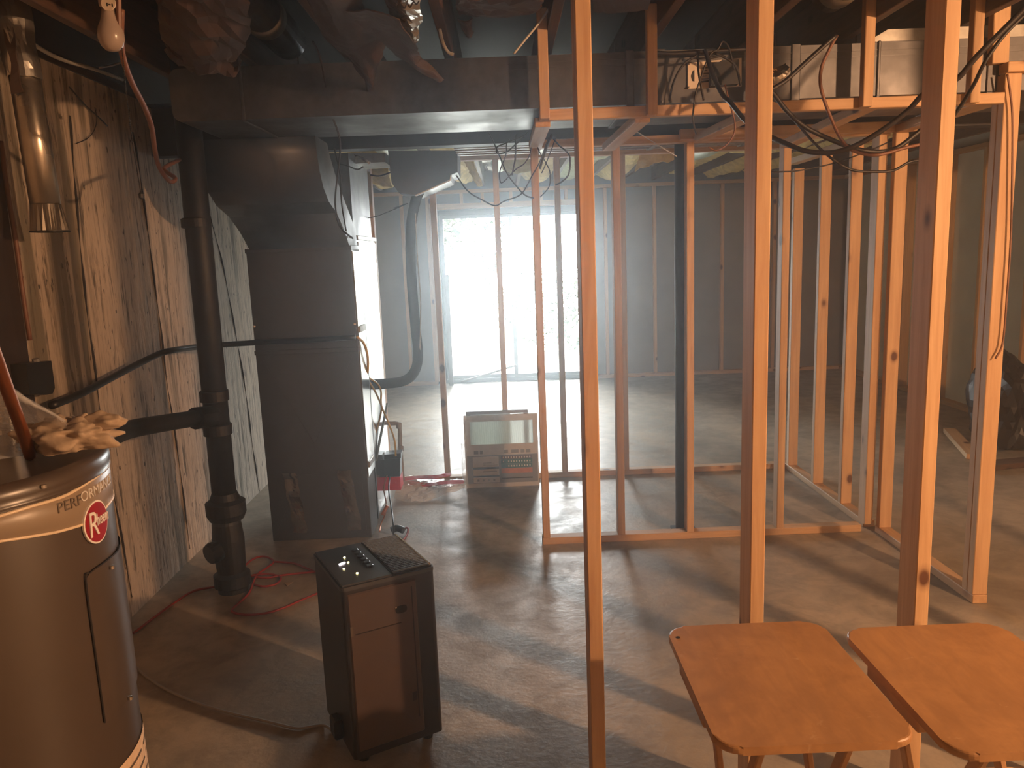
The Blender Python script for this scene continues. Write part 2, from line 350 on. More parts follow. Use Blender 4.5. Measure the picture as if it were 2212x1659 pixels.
# left wall: sill on the concrete, and the cracks between the pours as recessed seams
sill = board('sill_plate', (XL-.06, YF, 2.379), (XL-.06, YB, 2.379), .13, .038, M['dkwood'], wl)
for pts in (((286, 285), (300, 360), (309, 430), (322, 520), (333, 610), (346, 700), (357, 800), (372, 900), (388, 1010), (398, 1090), (410, 1185)), ((150, 250), (160, 380), (172, 520), (186, 660), (205, 800), (226, 960), (255, 1120), (285, 1290)), ((440, 420), (478, 560), (505, 700), (528, 830), (545, 960), (560, 1060))):
    obj('seam', tube(bmesh.new(), [ax(x, y, XL+.0005) for x, y in pts], lambda t: .0045+.003*math.sin(t*37), 6), M['gap'], wl)
# ceiling: subfloor with joists
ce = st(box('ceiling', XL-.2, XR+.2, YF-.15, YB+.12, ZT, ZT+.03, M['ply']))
ZJ = 2.36
for k in range(-5, 10):
    x = .222 + .406*k
    if not XL < x < XR-.05: continue
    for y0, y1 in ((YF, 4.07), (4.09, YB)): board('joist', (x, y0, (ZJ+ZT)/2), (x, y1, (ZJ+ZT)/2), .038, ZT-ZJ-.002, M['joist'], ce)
# main beam and its post
glare_mat = bpy.data.materials.new('glare_scatter'); glare_mat.use_nodes = True; nt = glare_mat.node_tree; nt.nodes.clear()  # room-filling scatter volume, added to imitate lens glare around the door
vs = nt.nodes.new('ShaderNodeVolumeScatter'); vs.inputs['Density'].default_value = .028; vs.inputs['Anisotropy'].default_value = .86; vs.inputs['Color'].default_value = (.86, .94, 1, 1)
nt.links.new(vs.outputs[0], nt.nodes.new('ShaderNodeOutputMaterial').inputs['Volume'])
tag(box('glare', XL-.1, XR+.1, YF-.1, YB+.115, -.08, ZT+.02, glare_mat), 'scatter volume added to give the lens glare around the glass door', 'glare', kind='stuff')
t = thing('steel_beam', (.9, 4.08, 2.105), 'dark steel beam crossing under the joists behind the trunk duct', 'beam')
box('bottom_flange', XL, XR, 4.03, 4.13, 2.105, 2.117, M['beam'], t); box('web', XL, XR, 4.075, 4.085, 2.117, 2.345, M['beam'], t); box('top_flange', XL, XR, 4.03, 4.13, 2.345, 2.357, M['beam'], t)
t = thing('steel_post', (.955, 4.085, 0), 'black round steel post behind the doubled stud of the small room', 'post')
obj('shaft', lathe(bmesh.new(), [(.045, .01), (.045, 2.09)], (.955, 4.085, 0), 20), M['beam'], t, smooth=True)
box('base_plate', .89, 1.02, 4.035, 4.135, 0, .01, M['beam'], t); box('cap_plate', .89, 1.02, 4.03, 4.13, 2.09, 2.104, M['beam'], t)

# ------------------------------------------------------------ sliding door and what lies outside
d1 = thing('door_1', (.13, YB+.05, 0), 'sliding glass door in a dark frame, in the far wall', 'door'); d1['kind'] = 'structure'; del d1['category']
fr = [(DX0, DX0+.055, .0, 2.10), (DX1-.055, DX1, .0, 2.10)]
for x0, x1, z0, z1 in fr: box('jamb', x0, x1, YB-.01, YB+.11, z0, z1, M['alu'], d1, .004)
box('head', DX0+.055, DX1-.055, YB-.01, YB+.11, 2.035, 2.10, M['alu'], d1, .004); box('sill', DX0+.055, DX1-.055, YB-.01, YB+.11, 0, .045, M['alu'], d1, .004)
for i, (x0, x1, y0) in enumerate(((-.735, .155, YB+.055), (.105, .995, YB+.015))):
    bm = bmesh.new(); s = .045
    bx(bm, x0, x0+s, y0, y0+.035, .045, 2.035); bx(bm, x1-s, x1, y0, y0+.035, .045, 2.035); bx(bm, x0+s, x1-s, y0, y0+.035, .045, .085); bx(bm, x0+s, x1-s, y0, y0+.035, 2.0, 2.035)
    p = obj('sash', bm, M['alu'], d1, label='left sash with stained glass' if i == 0 else 'right sash with misted glass')
    box('pane', x0+s, x1-s, y0+.015, y0+.02, .085, 2.0, M['glass1' if i == 0 else 'glass2'], p)
box('door_handle', .115, .14, YB-.03, YB+.014, .92, 1.14, M['alu'], d1, .006)
st(box('ground', -16, 16, YB+.12, 34, -.2, -.06, M['ground']))
def bush(name, c, r, n, mat, label, size=.09, stems=6, seed=0):
    R = random.Random(seed); t = thing(name, (c[0], c[1], -.06), label, 'shrub'); bm = bmesh.new()
    for k in range(n):
        d = Vector((R.gauss(0, 1), R.gauss(0, 1), R.gauss(0, 1))).normalized()*(R.random()**.4)
        p = Vector(c)+Vector((d.x*r[0], d.y*r[1], d.z*r[2])); q = Matrix.Rotation(R.uniform(0, 6.3), 3, 'Z') @ Matrix.Rotation(R.uniform(-.9, .9), 3, 'X'); s = size*R.uniform(.6, 1.3)
        bm.faces.new([bm.verts.new(p+q @ Vector(v)*s) for v in ((0, -1, 0), (.45, -.1, .1), (0, 1, -.15), (-.45, -.1, .1))])
    obj('foliage', bm, M[mat], t, kind='stuff'); bm = bmesh.new()
    for k in range(stems): tube(bm, [(c[0]+R.uniform(-.1, .1), c[1], -.06), (c[0]+R.uniform(-.5, .5)*r[0], c[1]+R.uniform(-.5, .5)*r[1], c[2])], .012, 5)
    obj('stems', bm, M['bark'], t)
bush('shrub', (.75, 12.2, .75), (.75, .6, .85), 700, 'green1', 'low bright shrub outside the right sash of the glass door', .075, seed=1)
bush('shrub', (-.05, 13.5, 1.5), (.5, .5, 1.3), 600, 'green2', 'tall darker shrub outside the middle of the glass door', .09, seed=2)
bush('shrub', (-1.0, 11.6, 2.1), (.75, .5, .5), 260, 'green1', 'drooping pale branch high outside the left sash', .12, 4, seed=3)
bush('shrub', (3.0, 15, 1.6), (1.6, 1.2, 1.5), 900, 'green2', 'broad dark shrub furthest right outside', .13, seed=4)
bush('shrub', (-4.0, 15, 1.4), (1.8, 1.2, 1.3), 900, 'green1', 'broad bright shrub furthest left outside', .13, seed=5)

# ------------------------------------------------------------ partition framing
# near row (2x4), front edges at Y 1.85
SY = 1.90
t = thing('stud_row', (1.0, SY, 0), 'nearest row of tall pine studs crossing the view behind the tray tables', 'wall frame')
for x in (.192, .619, 1.058, 1.485, 1.81, 2.175, 2.75): board('stud', (x+.019, SY+.0445, .038), (x+.019, SY+.0445, ZJ-.039), .038, .089, M['pine'], t)
board('sister_stud', (1.099, SY+.062, .9), (1.099, SY+.062, 2.06), .012, .05, M['pine'], t)
board('bottom_plate', (.18, SY+.0445, .019), (3.0, SY+.0445, .019), .089, .038, M['pine'], t); board('top_plate', (.18, SY+.0445, ZJ-.0195), (3.0, SY+.0445, ZJ-.0195), .089, .038, M['pine'], t)
# small room: front wall
FY = 3.945; W2 = .064
t = thing('room_frame_front', (1.0, FY, 0), 'front wall frame of the small unfinished room, with a doubled stud by the black post', 'wall frame')
ztop = 2.065
board('bottom_plate', (.160, FY+W2/2, .019), (1.886, FY+W2/2, .019), W2, .038, M['pine'], t); board('top_plate', (.160, FY+W2/2, ztop+.019), (1.95, FY+W2/2, ztop+.019), W2, .038, M['pine'], t)
for px in (1173, 1335.5, 1677.5, 1867):
    x = at(px, 1140, FY).x; board('stud', (x+.019, FY+W2/2, .038), (x+.019, FY+W2/2, ztop), .038, W2, M['pine'], t)
x = at(1484, 1140, FY).x; board('stud', (x+.019, FY+W2/2, .038), (x+.019, FY+W2/2, ztop), .038, W2, M['pine'], t)
# back wall of the small room
BY = 5.19
t = thing('room_frame_back', (.6, BY, 0), 'back wall frame of the small unfinished room, behind the wrapped air filter', 'wall frame')
board('bottom_plate', (-1.30, BY+W2/2, .019), (1.925, BY+W2/2, .019), W2, .038, M['pine'], t); board('top_plate', (-1.30, BY+W2/2, 2.185), (1.925, BY+W2/2, 2.185), W2, .038, M['pine'], t)
for x in (-1.28, -.87, -.455, -.036, .366, .795, 1.215, 1.645): board('stud', (x+.019, BY+W2/2, .038), (x+.019, BY+W2/2, 2.166), .038, W2, M['pine'], t)
# right side of the small room, running away from us
t = thing('room_frame_side', (1.957, 4.6, 0), 'right side wall frame of the small unfinished room, running towards the far wall', 'wall frame')
board('bottom_plate', (1.957, FY+.066, .019), (1.957, 5.26, .019), W2, .038, M['pine'], t); board('top_plate', (1.957, FY+.066, 2.084), (1.957, 5.26, 2.084), W2, .038, M['pine'], t)
for y, z in ((5.13, 2.03), (4.70, 2.065), (4.30, 2.065)): board('stud', (1.957, y+.019, .038), (1.957, y+.019, z), .038, W2, M['pine'], t, side=(0, 1, 0))
board('stud', (1.945, 4.03, .038), (1.945, 4.03, 2.065), .038, W2, M['pine'], t, side=(0, 1, 0))
# hall wall, nearer on the right
t = thing('hall_frame', (1.987, 3.5, 0), 'short wall frame at the right, its near stud with thin cable shadows on it', 'wall frame')
board('bottom_plate', (1.987, 3.065, .019), (1.987, 3.94, .019), W2, .038, M['pine'], t)
for y, z in ((3.89, 2.065), (3.07, 2.16), (3.11, 2.16)): board('stud', (1.987, y+.019, .038), (1.987, y+.019, z), .038, W2, M['pine'], t, side=(0, 1, 0))
board('top_plate', (1.95, 3.08, 2.18), (3.6, 3.06, 2.20), .06, .038, M['pine'], t)
board('cripple_stud', (1.94, 3.10, 2.20), (1.93, 3.10, 2.55), W2, .038, M['pine'], t)
board('side_plate', (1.987, 3.14, 2.085), (1.987, 3.93, 2.085), W2, .038, M['pine'], t)

# soffit ladder around the trunk duct
GY = 3.05
t = thing('soffit_frame', (1.2, GY, 2.05), 'pine soffit ladder hung from the joists in front of the trunk duct', 'soffit frame')
pz = 2.068
board('front_rail', (.165, GY+.019, pz), (1.945, GY+.019, pz), .038, .040, M['pine'], t)
for k in range(5):
    x = .165+.406*k
    board('hanger', (x+.019, GY-.019, pz-.02), (x+.019, GY-.019, 2.44), .038, .038, M['pine'], t)
for (ax0, ay0), (bx0, by0) in (((1172, 264), (1157, 312)), ((1388, 254), (1314, 318)), ((1640, 238), (1512, 298)), ((1880, 226), (1698, 318)), ((2120, 215), (1960, 270))):
    a, b = at(ax0, ay0, GY+.04), at(bx0, by0, FY-.05); b.z = max(b.z, 2.03); board('rung', a, b, .060, .036, M['pine'], t)
board('rear_ledger', (.9, FY-.022, 2.098), (2.2, FY-.022, 2.098), .036, .05, M['pine'], t)

# ------------------------------------------------------------ ducts and furnace
TY0, TY1, TZ0, TZ1 = 3.12, 3.63, 2.105, 2.30
t = thing('trunk_duct', (.6, 3.37, TZ0), 'long rectangular sheet metal trunk duct crossing the whole view under the joists', 'duct')
xl = at(368, 205, TY0).x; bm = bmesh.new(); r = .035
pts = [(xl+r-r*math.cos(a), TY0, TZ0+r-r*math.sin(a)) for a in [math.radians(v) for v in (90, 60, 30, 0)]]
prof = [(3.6, TY0, TZ0)] + pts + [(xl+r-r*math.cos(a), TY0, TZ1-r+r*math.sin(a)) for a in [math.radians(v) for v in (0, 30, 60, 90)]] + [(3.6, TY0, TZ1)]
prism(bm, prof, (0, TY1-TY0, 0)); obj('duct_body', bm, M['galvdark'], t)
for px, w in ((516, .012), (1352, .03), (1417, .035), (1708, .035), (1893, .012), (2130, .035)):
    x = at(px, 170, TY0).x
    bm = bx(bmesh.new(), x, x+w, TY0-.007, TY0+.01, TZ0-.007, TZ1+.006, .003); bx(bm, x, x+w, TY0-.007, TY1+.007, TZ0-.008, TZ0, .002); obj('cleat', bm, M['galvdark'], t)
for px in (1430, 1425): p = at(px, 220 if px == 1430 else 120, TY0-.012); obj('screw', lathe(bmesh.new(), [(.005, -.004), (.005, .004)], p, 8), M['screw'], t)
for z in (TZ1-.028, TZ1-.05): box('seam', .05, 3.6, TY0-.0025, TY0, z, z+.003, M['galvdark'], t)
# upper duct seen at the right above the trunk
t = thing('upper_duct', (2.3, 3.4, TZ1), 'shorter duct lying on the trunk at the far right below the joists', 'duct')
x = at(1890, 80, 3.16).x; prism(bmesh.new(), [], (0, 0, 0)) if 0 else None
bm = prism(bmesh.new(), [(x, 3.16, TZ1+.006), (3.6, 3.16, TZ1+.006), (3.6, 3.16, ZJ-.003), (x+.05, 3.16, ZJ-.003), (x, 3.16, ZJ-.03)], (0, .4, 0)); obj('duct_body', bm, M['galv'], t)
box('seam', x, 3.6, 3.153, 3.16, TZ1+.007, TZ1+.012, M['galvdark'], t)
# return drop: swept front, straight box below
RX0, RX1 = -1.335, -.805
fp = [(3.56, 2.103), (3.565, 2.03), (3.60, 1.95), (3.65, 1.885), (3.74, 1.83), (3.90, 1.785), (4.03, 1.72), (4.12, 1.66), (4.17, 1.62)]
rp = [(3.80, 2.103), (3.83, 2.06), (3.95, 1.96), (4.12, 1.86), (4.30, 1.76), (4.38, 1.68), (4.40, 1.62)]
t = thing('return_drop', ((RX0+RX1)/2, 4.28, 0), 'tall dark sheet metal return duct with a curved neck, standing beside the drain stack', 'duct')
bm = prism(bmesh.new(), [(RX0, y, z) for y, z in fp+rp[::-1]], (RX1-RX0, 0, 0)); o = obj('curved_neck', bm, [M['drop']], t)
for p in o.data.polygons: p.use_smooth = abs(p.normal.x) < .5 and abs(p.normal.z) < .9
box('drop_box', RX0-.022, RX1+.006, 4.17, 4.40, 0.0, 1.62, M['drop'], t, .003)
for z in (1.62, 1.075): box('joint_strip', RX0-.026, RX1+.008, 4.163, 4.41, z-.012, z+.012, M['drop'], t, .002)
bm = bmesh.new()
for a, b in (((-1.33, 1.05), (-.83, .06)), ((-.83, 1.05), (-1.33, .06))): tube(bm, [(a[0], 4.1705, a[1]), (b[0], 4.1705, b[1])], .0035, 4, False)
obj('cross_break', bm, M['drop'], t)
def foil_strip(px0, py0, px1, py1, w, seed):
    a, b = at(px0, py0, 4.163), at(px1, py1, 4.163); n = 10; rows = []; R = random.Random(seed)
    for k in range(n+1):
        p = a.lerp(b, k/n); q = R.uniform(-.006, .006); rows.append([p+Vector((-w/2+q, 0, 0)), p+Vector((0, -R.uniform(.001, .008), 0)), p+Vector((w/2+q, 0, 0))])
    bm = sheet(bmesh.new(), rows, .0015, 3, 2, .003, seed); obj('foil_tape', bm, M['foildark'], t)
foil_strip(625, 1022, 650, 1150, .075, 1); foil_strip(742, 1015, 768, 1145, .075, 2)
bm = bmesh.new(); a, b, c, d = at(608, 1030, 4.164), at(780, 1015, 4.164), at(792, 1145, 4.164), at(628, 1160, 4.164); prism(bm, [a, b, c, d], (0, .005, 0)); obj('access_cover', bm, M['drop'], t, label='lower access cover edged with crinkled tape')
for px, py, Y in ((533, 525, 4.16), (550, 705, 4.155), (766, 700, 4.155), (757, 512, 4.155), (697, 286, 3.55)):
    p = at(px, py, Y); obj('screw', lathe(bmesh.new(), [(.001, -.008), (.009, -.003), (.009, .004), (.001, .008)], p, 8), M['screw'], t)
# furnace behind it
t = thing('furnace', (-1.07, 4.74, 0), 'tall furnace cabinet with a mirror bright side panel, behind the return duct', 'furnace')
box('cabinet', RX0, RX1-.012, 4.412, 5.06, 0.0, 1.675, M['galvshiny'], t, .004)
box('side_panel', RX1-.012, RX1-.004, 4.46, 5.04, .05, 1.655, M['galvshiny'], t, .002)
box('drop_side_panel', RX1+.006, RX1+.012, 4.185, 4.395, .35, 1.60, M['galvshiny'], t, .001)
for z in (1.16, .40): box('clamp', RX1+.010, RX1+.02, 4.20, 4.36, z, z+.035, M['galv'], t, .002)
box('top_edge', RX1-.016, RX1+.004, 4.41, 5.06, 1.665, 1.69, M['galv'], t, .003)
box('gap_rail', RX1-.004, RX1+.010, 4.40, 4.43, .03, 1.60, M['blackp'], t)
bm = tube(bmesh.new(), [(RX1, 4.5, .36), (RX1+.02, 4.95, .62)], .008, 6, False); obj('brace', bm, M['galv'], t)
prism_b = prism(bmesh.new(), [(RX0, 4.42, 1.676), (RX1-.02, 4.42, 1.676), (RX1-.02, 4.42, 2.14), (RX0, 4.42, 2.14)], (0, .6, 0)); obj('supply_plenum', prism_b, M['galvdark'], t)
# supply boot hanging beside it
BT = 4.66
t = thing('supply_boot', (-.43, 4.85, 1.95), 'dark sheet metal boot with its sloped lower edge brightened like door light, hanging under the beam', 'duct')
pp = [at(*p, BT) for p in ((838, 325), (988, 325), (988, 372), (974, 378), (972, 388), (897, 421), (862, 417), (846, 395))]
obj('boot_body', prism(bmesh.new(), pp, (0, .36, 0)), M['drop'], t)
a, b, c = at(897, 422, BT-.004), at(972, 389, BT-.004), at(974, 378, BT-.004)
obj('lit_edge', tube(bmesh.new(), [a, b, c], .006, 6, False), M['screw'], t)  # door light caught on the lower edge, put in as a bright tube
# second trunk farther back
t = thing('rear_trunk_duct', (.8, 4.6, 2.14), 'streaked bright metal duct running behind the steel beam', 'duct')
box('duct_body', -.24, 1.72, 4.34, 4.80, 2.145, 2.345, M['galv'], t, .004)
for x in (.25, .9, 1.45): box('cleat', x, x+.03, 4.333, 4.807, 2.138, 2.35, M['galv'], t)
for y in (4.42, 4.52, 4.62, 4.72): box('rib', -.24, 1.72, y, y+.012, 2.138, 2.147, M['galv'], t)
t = thing('plenum_collar', (-.85, 4.9, 2.1), 'bright sheet metal collar with crinkled tape above the furnace', 'duct')
pp = [at(*p, 4.62) for p in ((724, 332), (832, 330), (832, 350), (795, 352), (726, 356))]; obj('collar_body', prism(bmesh.new(), pp, (0, .3, 0)), M['galv'], t)
obj('foil_tape', sheet(bmesh.new(), [[at(765, 333, 4.61), at(780, 338, 4.60), at(800, 350, 4.61)], [at(768, 339, 4.61), at(782, 347, 4.60), at(797, 355, 4.61)]], .002, 6, 4, .006, 9), M['foil'], t)

# control plate on the duct
t = thing('damper_control', at(1535, 170, TY0-.01), 'cream control plate with a black box, screwed to the trunk duct behind loose cables', 'control box')
pp = [at(*p, TY0-.008) for p in ((1486, 136), (1602, 125), (1602, 186), (1486, 192))]; obj('plate', prism(bmesh.new(), pp, (0, .006, 0)), M['plate'], t)
pp = [at(*p, TY0-.05) for p in ((1537, 137), (1554, 134), (1560, 129), (1596, 128), (1596, 181), (1537, 185))]; obj('black_box', prism(bmesh.new(), pp, (0, .04, 0)), M['blackp'], t, label='black plastic box')
pp = [at(*p, TY0-.010) for p in ((1497, 153), (1500, 151), (1500, 176), (1496, 175), (1493, 164))]; obj('slot', prism(bmesh.new(), pp, (0, .002, 0)), M['blackp'], t)
obj('lever', tube(bmesh.new(), [at(1514, 177, TY0-.012), at(1537, 174, TY0-.012)], .003, 6, False), M['blackp'], t)
bm = bmesh.new()
for k in range(5): prism(bm, [at(*p, TY0-.0095) for p in ((1516, 146+k*6), (1533-(k % 2)*5, 145+k*6), (1533-(k % 2)*5, 147+k*6), (1516, 148+k*6))], (0, .001, 0))
obj('print_lines', bm, M['letter'], t, kind='stuff')
for px, py in ((1489, 138), (1488, 189), (1519, 148)): obj('screw', lathe(bmesh.new(), [(.003, -.003), (.003, .003)], at(px, py, TY0-.013), 8), M['screw'], t)
tag(obj('foil_bundle', sheet(bmesh.new(), [[at(1668, 158, 3.0), at(1683, 148, 2.98), at(1698, 138, 3.0)], [at(1668, 170, 2.96), at(1690, 160, 2.95), at(1704, 147, 2.97)], [at(1668, 183, 3.0), at(1690, 175, 2.98), at(1702, 158, 3.0)]], .01, 4, 4, .006, 4), M['foil']), 'crumpled foil end sticking out beside the second tall stud', 'foil')

# ------------------------------------------------------------ drain stack, pipes, electrics on the left wall
px_ = -1.365; py_ = 3.53
t = thing('drain_stack', (px_, py_, 0), 'thick black cast iron drain stack standing by the left wall', 'pipe')
lean = [(-1.395, py_, ZJ-.01), (-1.365, py_, 1.0), (-1.362, py_, .33)]
obj('pipe', tube(bmesh.new(), [(-1.345, py_, 2.56), (-1.352, py_, 1.5), (-1.36, py_, .33)], .056, 20, False), M['iron'], t, smooth=True)
def hub(z, prof): obj('hub', lathe(bmesh.new(), prof, (-1.358, py_, z), 24), M['iron'], t, smooth=False)
hub(.93, [(.056, 0), (.065, .004), (.065, .05), (.056, .055)]); hub(.77, [(.056, 0), (.065, .004), (.065, .05), (.056, .055)])
hub(.36, [(.056, 0), (.068, .004), (.068, .05), (.085, .06), (.09, .0801), (.09, .10)][:1] + [(.078, .0), (.092, .03), (.092, .085), (.07, .1), (.058, .13)])
hub(1.72, [(.056, 0), (.064, .004), (.064, .04), (.056, .045)])
obj('cleanout_tee', lathe(bmesh.new(), [(.07, .0), (.07, .02), (.085, .03), (.085, .085), (.066, .1), (.07, .15), (.074, .26), (.066, .34), (.06, .36)], (-1.362, py_, 0), 24), M['iron'], t)
bm = lathe(bmesh.new(), [(.0, 0), (.05, 0), (.052, .03), (.045, .05), (.0, .05)], (0, 0, 0), 18, cap=False); bm.transform(Matrix.Translation((-1.395, py_-.055, .225)) @ Matrix.Rotation(math.radians(100), 4, 'X') @ Matrix.Rotation(math.radians(-35), 4, 'Y')); obj('cleanout_plug', bm, M['iron'], t)
obj('branch_pipe', tube(bmesh.new(), [(px_, py_, .865), (-1.47, 3.0, .93), at(225, 945, 2.62), (-1.42, 2.2, 1.05)], .036, 14), M['iron'], t, smooth=True, label='rust brown branch pipe')
obj('branch_hub', tube(bmesh.new(), [(px_, py_-.05, .87), (px_-.03, py_-.15, .883)], .05, 16, False), M['iron'], t)
g = [ax(112, 876, -1.66), ax(180, 848, -1.66), ax(260, 806, -1.66), ax(340, 766, -1.64), ax(372, 757, -1.60), at(440, 748, 4.02), at(540, 741, 4.13), at(660, 735, 4.13), at(768, 728, 4.13)]
wire('gas_pipe', g, .015, M['blackp'], 'thin dark pipe crossing the wall, the drain stack and the return duct', 'pipe', seg=10)
# conduit board, cable and box
t = thing('wall_board', (-1.7, 2.68, 0.9), 'dark upright wooden board on the concrete wall at the left edge', 'board')
a = ax(12, 560, XL+.012); obj('plank', bx(bmesh.new(), XL+.001, XL+.02, a.y-.11, a.y+.04, .95, 2.36, .002), M['dkwood'], t)
obj('edge_cable', tube(bmesh.new(), [ax(2, 305, XL+.02), ax(14, 400, XL+.022), ax(34, 520, XL+.022), ax(50, 640, XL+.022), ax(65, 735, XL+.022)], .008, 8), M['brcable'], t, smooth=True)
t = thing('outlet_box', ax(88, 850, -1.68), 'small black electrical box fixed to the left wall above the thin pipe', 'electrical box')
pp = [ax(*p, -1.66) for p in ((56, 786), (111, 779), (119, 838), (114, 850), (100, 853), (64, 851))]; obj('cover', prism(bmesh.new(), pp, (-.07, 0, 0)), M['blackp'], t)
obj('connector', tube(bmesh.new(), [ax(76, 775, -1.69), ax(80, 788, -1.69)], .012, 8, False), M['grayp'], t)
# vent pipe
t = thing('vent_pipe', at(110, 500, 2.7), 'shiny metal vent pipe hanging open at the upper left with a crimped lower end', 'pipe')
b0, b1 = at(108, 500, 2.7), at(36, 60, 2.72); dirv = (b1-b0).normalized()
P = lambda s: b0+dirv*s
L = (b1-b0).length
obj('pipe', tube(bmesh.new(), [P(.09), P(L*.5), P(L+.25)], .047, 28, False), M['pipe'], t, smooth=True)
bm = bmesh.new(); n = 40; r0 = [bm.verts.new(P(.0)+Vector((math.cos(a)*.056, math.sin(a)*.056, 0))) for a in [k*2*math.pi/n for k in range(n)]]
r1 = [bm.verts.new(P(.09)+Vector((math.cos(a)*.0475, math.sin(a)*.0475, 0))) for a in [k*2*math.pi/n for k in range(n)]]
for k, v in enumerate(r0): v.co += (v.co-P(0))*(.06 if k % 2 else -.06)
for k in range(n): bm.faces.new((r0[k], r0[(k+1) % n], r1[(k+1) % n], r1[k]))
bmesh.ops.solidify(bm, geom=bm.faces[:], thickness=.0015); obj('crimped_end', bm, M['pipe'], t)
obj('flange', lathe(bmesh.new(), [(.048, .0), (.062, .0), (.062, .004), (.048, .004)], P(-.002), 28, cap=False), M['iron'], t)
rows = [[P(L-.16+.09*k)+Vector((math.cos(a)*.052, -abs(math.sin(a))*.052, 0)) for a in (0, .6, 1.2, 1.8, 2.5, 3.14)] for k in range(4)]
obj('sealant_wrap', sheet(bmesh.new(), rows, .004, 3, 4, .006, 12), M['foil'], t, label='crumpled foil and sealant at the top')
rows = [[P(L-.22+.07*k)+Vector((-.02+.015*k % .02, -.055, 0)), P(L-.22+.07*k)+Vector((.02, -.058, 0))] for k in range(4)]
obj('sealant_drip', sheet(bmesh.new(), rows, .006, 4, 3, .006, 13), M['kraft'], t)
# lamp holder with dead bulb
BYY = 1.98; bt = at(240, 78, BYY); Zb = bt.z
t = thing('lamp_holder', at(238, 20, BYY), 'unlit white bulb hanging from a tagged lamp holder at the upper left', 'lamp')
prof = [(.001, -.036), (.014, -.033), (.024, -.024), (.0295, -.008), (.03, .004), (.027, .018), (.02, .034), (.0155, .05), (.0145, .066)]
obj('bulb', lathe(bmesh.new(), prof, bt, 28), M['bulb'], t, smooth=True)
obj('socket', lathe(bmesh.new(), [(.0155, .064), (.019, .068), (.019, .15), (.022, .16), (.022, .22)], bt, 24), M['porcelain'], t)
bm = lathe(bmesh.new(), [(.001, 0), (.017, 0), (.017, .003), (.001, .003)], (0, 0, 0), 18); bm.transform(Matrix.Translation(at(235, 8, BYY-.024)) @ Matrix.Rotation(math.radians(84), 4, 'X')); pt = obj('paper_tag', bm, M['plate'], t); bm = bmesh.new(); q = BYY-.045
for a, b in (((231, 6), (231.6, 13)), ((234.5, 9.5), (238.5, 10.2)), ((242, 8), (242.6, 14))): tube(bm, [at(*a, q), at(*b, q)], .0016, 5, False)
obj('tag_mark', bm, M['gap'], pt)
obj('cord_drop', tube(bmesh.new(), [at(256, -40, BYY), at(257, 20, BYY), at(258, 60, BYY)], .006, 6), M['brcable'], t)
t = thing('pull_chain', at(306, 430, 1.95), 'thin pull chain hanging beside the unlit bulb', 'pull chain')
ch = cr([at(258, 50, 1.99), at(266, 130, 1.98), at(274, 210, 1.97), at(285, 300, 1.96), at(295, 360, 1.955), at(305, 422, 1.95)], 22)
bm = bmesh.new()
for p in ch: bmesh.ops.create_icosphere(bm, subdivisions=1, radius=.0018, matrix=Matrix.Translation(p))
tube(bm, ch, .0007, 4, False); obj('beads', bm, M['iron'], t)
obj('end_knob', lathe(bmesh.new(), [(.001, -.010), (.006, -.006), (.006, .003), (.002, .009)], ch[-1], 10), M['iron'], t)
wire('loose_cable', [at(262, 20, 2.02), at(261, 90, 2.05), at(268, 132, 2.1), at(286, 180, 2.2), at(310, 226, 2.35), at(327, 272, 2.5), at(334, 320, 2.65), at(343, 358, 2.75), at(362, 388, 2.85), at(374, 392, 2.9), at(378, 384, 2.95), at(360, 372, 3.0), at(356, 362, 3.05), at(388, 345, 3.3)], .008, M['brcable'], 'thick brown cable drooping from the bulb to the drain stack')
wire('loose_cable', [ax(72, 96, -1.70), ax(110, 118, -1.70), ax(150, 134, -1.70), ax(205, 150, -1.70), ax(265, 172, -1.70)], .008, M['whcable'], 'dusty pale cable along the top of the left wall')
wire('loose_cable', [ax(215, 146, -1.66), ax(240, 142, -1.66), ax(265, 134, -1.64)], .004, M['whcable'], 'short thin green cable stub at the top of the left wall')
wire('loose_cable', [ax(150, 188, -1.725), ax(185, 228, -1.725), ax(212, 252, -1.72), ax(232, 272, -1.725)], .003, M['cable'], 'thin wire lying slantwise high on the left wall')
wire('loose_cable', [ax(205, 232, -1.725), ax(209, 258, -1.72), ax(203, 282, -1.72), ax(188, 300, -1.72), ax(165, 310, -1.725)], .002, M['cable'], 'hair thin wire curling down the left wall')

# ------------------------------------------------------------ water heater
HX, HY, HR, HT = -1.083, 1.45, .272, 1.188
t = thing('water_heater', (HX, HY, 0), 'grey cylindrical water heater at the left edge with a red oval badge', 'water heater')
obj('tank', lathe(bmesh.new(), [(HR-.004, 0), (HR, .01), (HR, HT-.035), (HR-.001, HT-.03)], (HX, HY, 0), 72), M['tank'], t, smooth=True)
def hang(px, py):   # angle and height on the tank's front under a pixel
    d = ray(px, py); o = EYE-Vector((HX, HY, 0)); A = d.x**2+d.y**2; B = 2*(o.x*d.x+o.y*d.y); Cc = o.x**2+o.y**2-(HR+.002)**2; disc = max(0, B*B-4*A*Cc)
    s = (-B-math.sqrt(disc))/(2*A); p = EYE+d*s; return math.atan2(p.y-HY, p.x-HX), p.z
bz1 = hang(0, 1116)[1]; bz0 = hang(0, 1171)[1]
obj('top_cap', lathe(bmesh.new(), [(HR+.003, bz1+.008), (HR+.005, bz1+.013), (HR+.003, HT-.032), (HR+.006, HT-.02), (HR+.004, HT-.004), (HR-.008, HT+.006), (HR-.02, HT+.004), (HR-.03, HT+.002), (.05, HT+.010), (.001, HT+.01)], (HX, HY, 0), 72, cap=False), M['tank'], t, smooth=True)
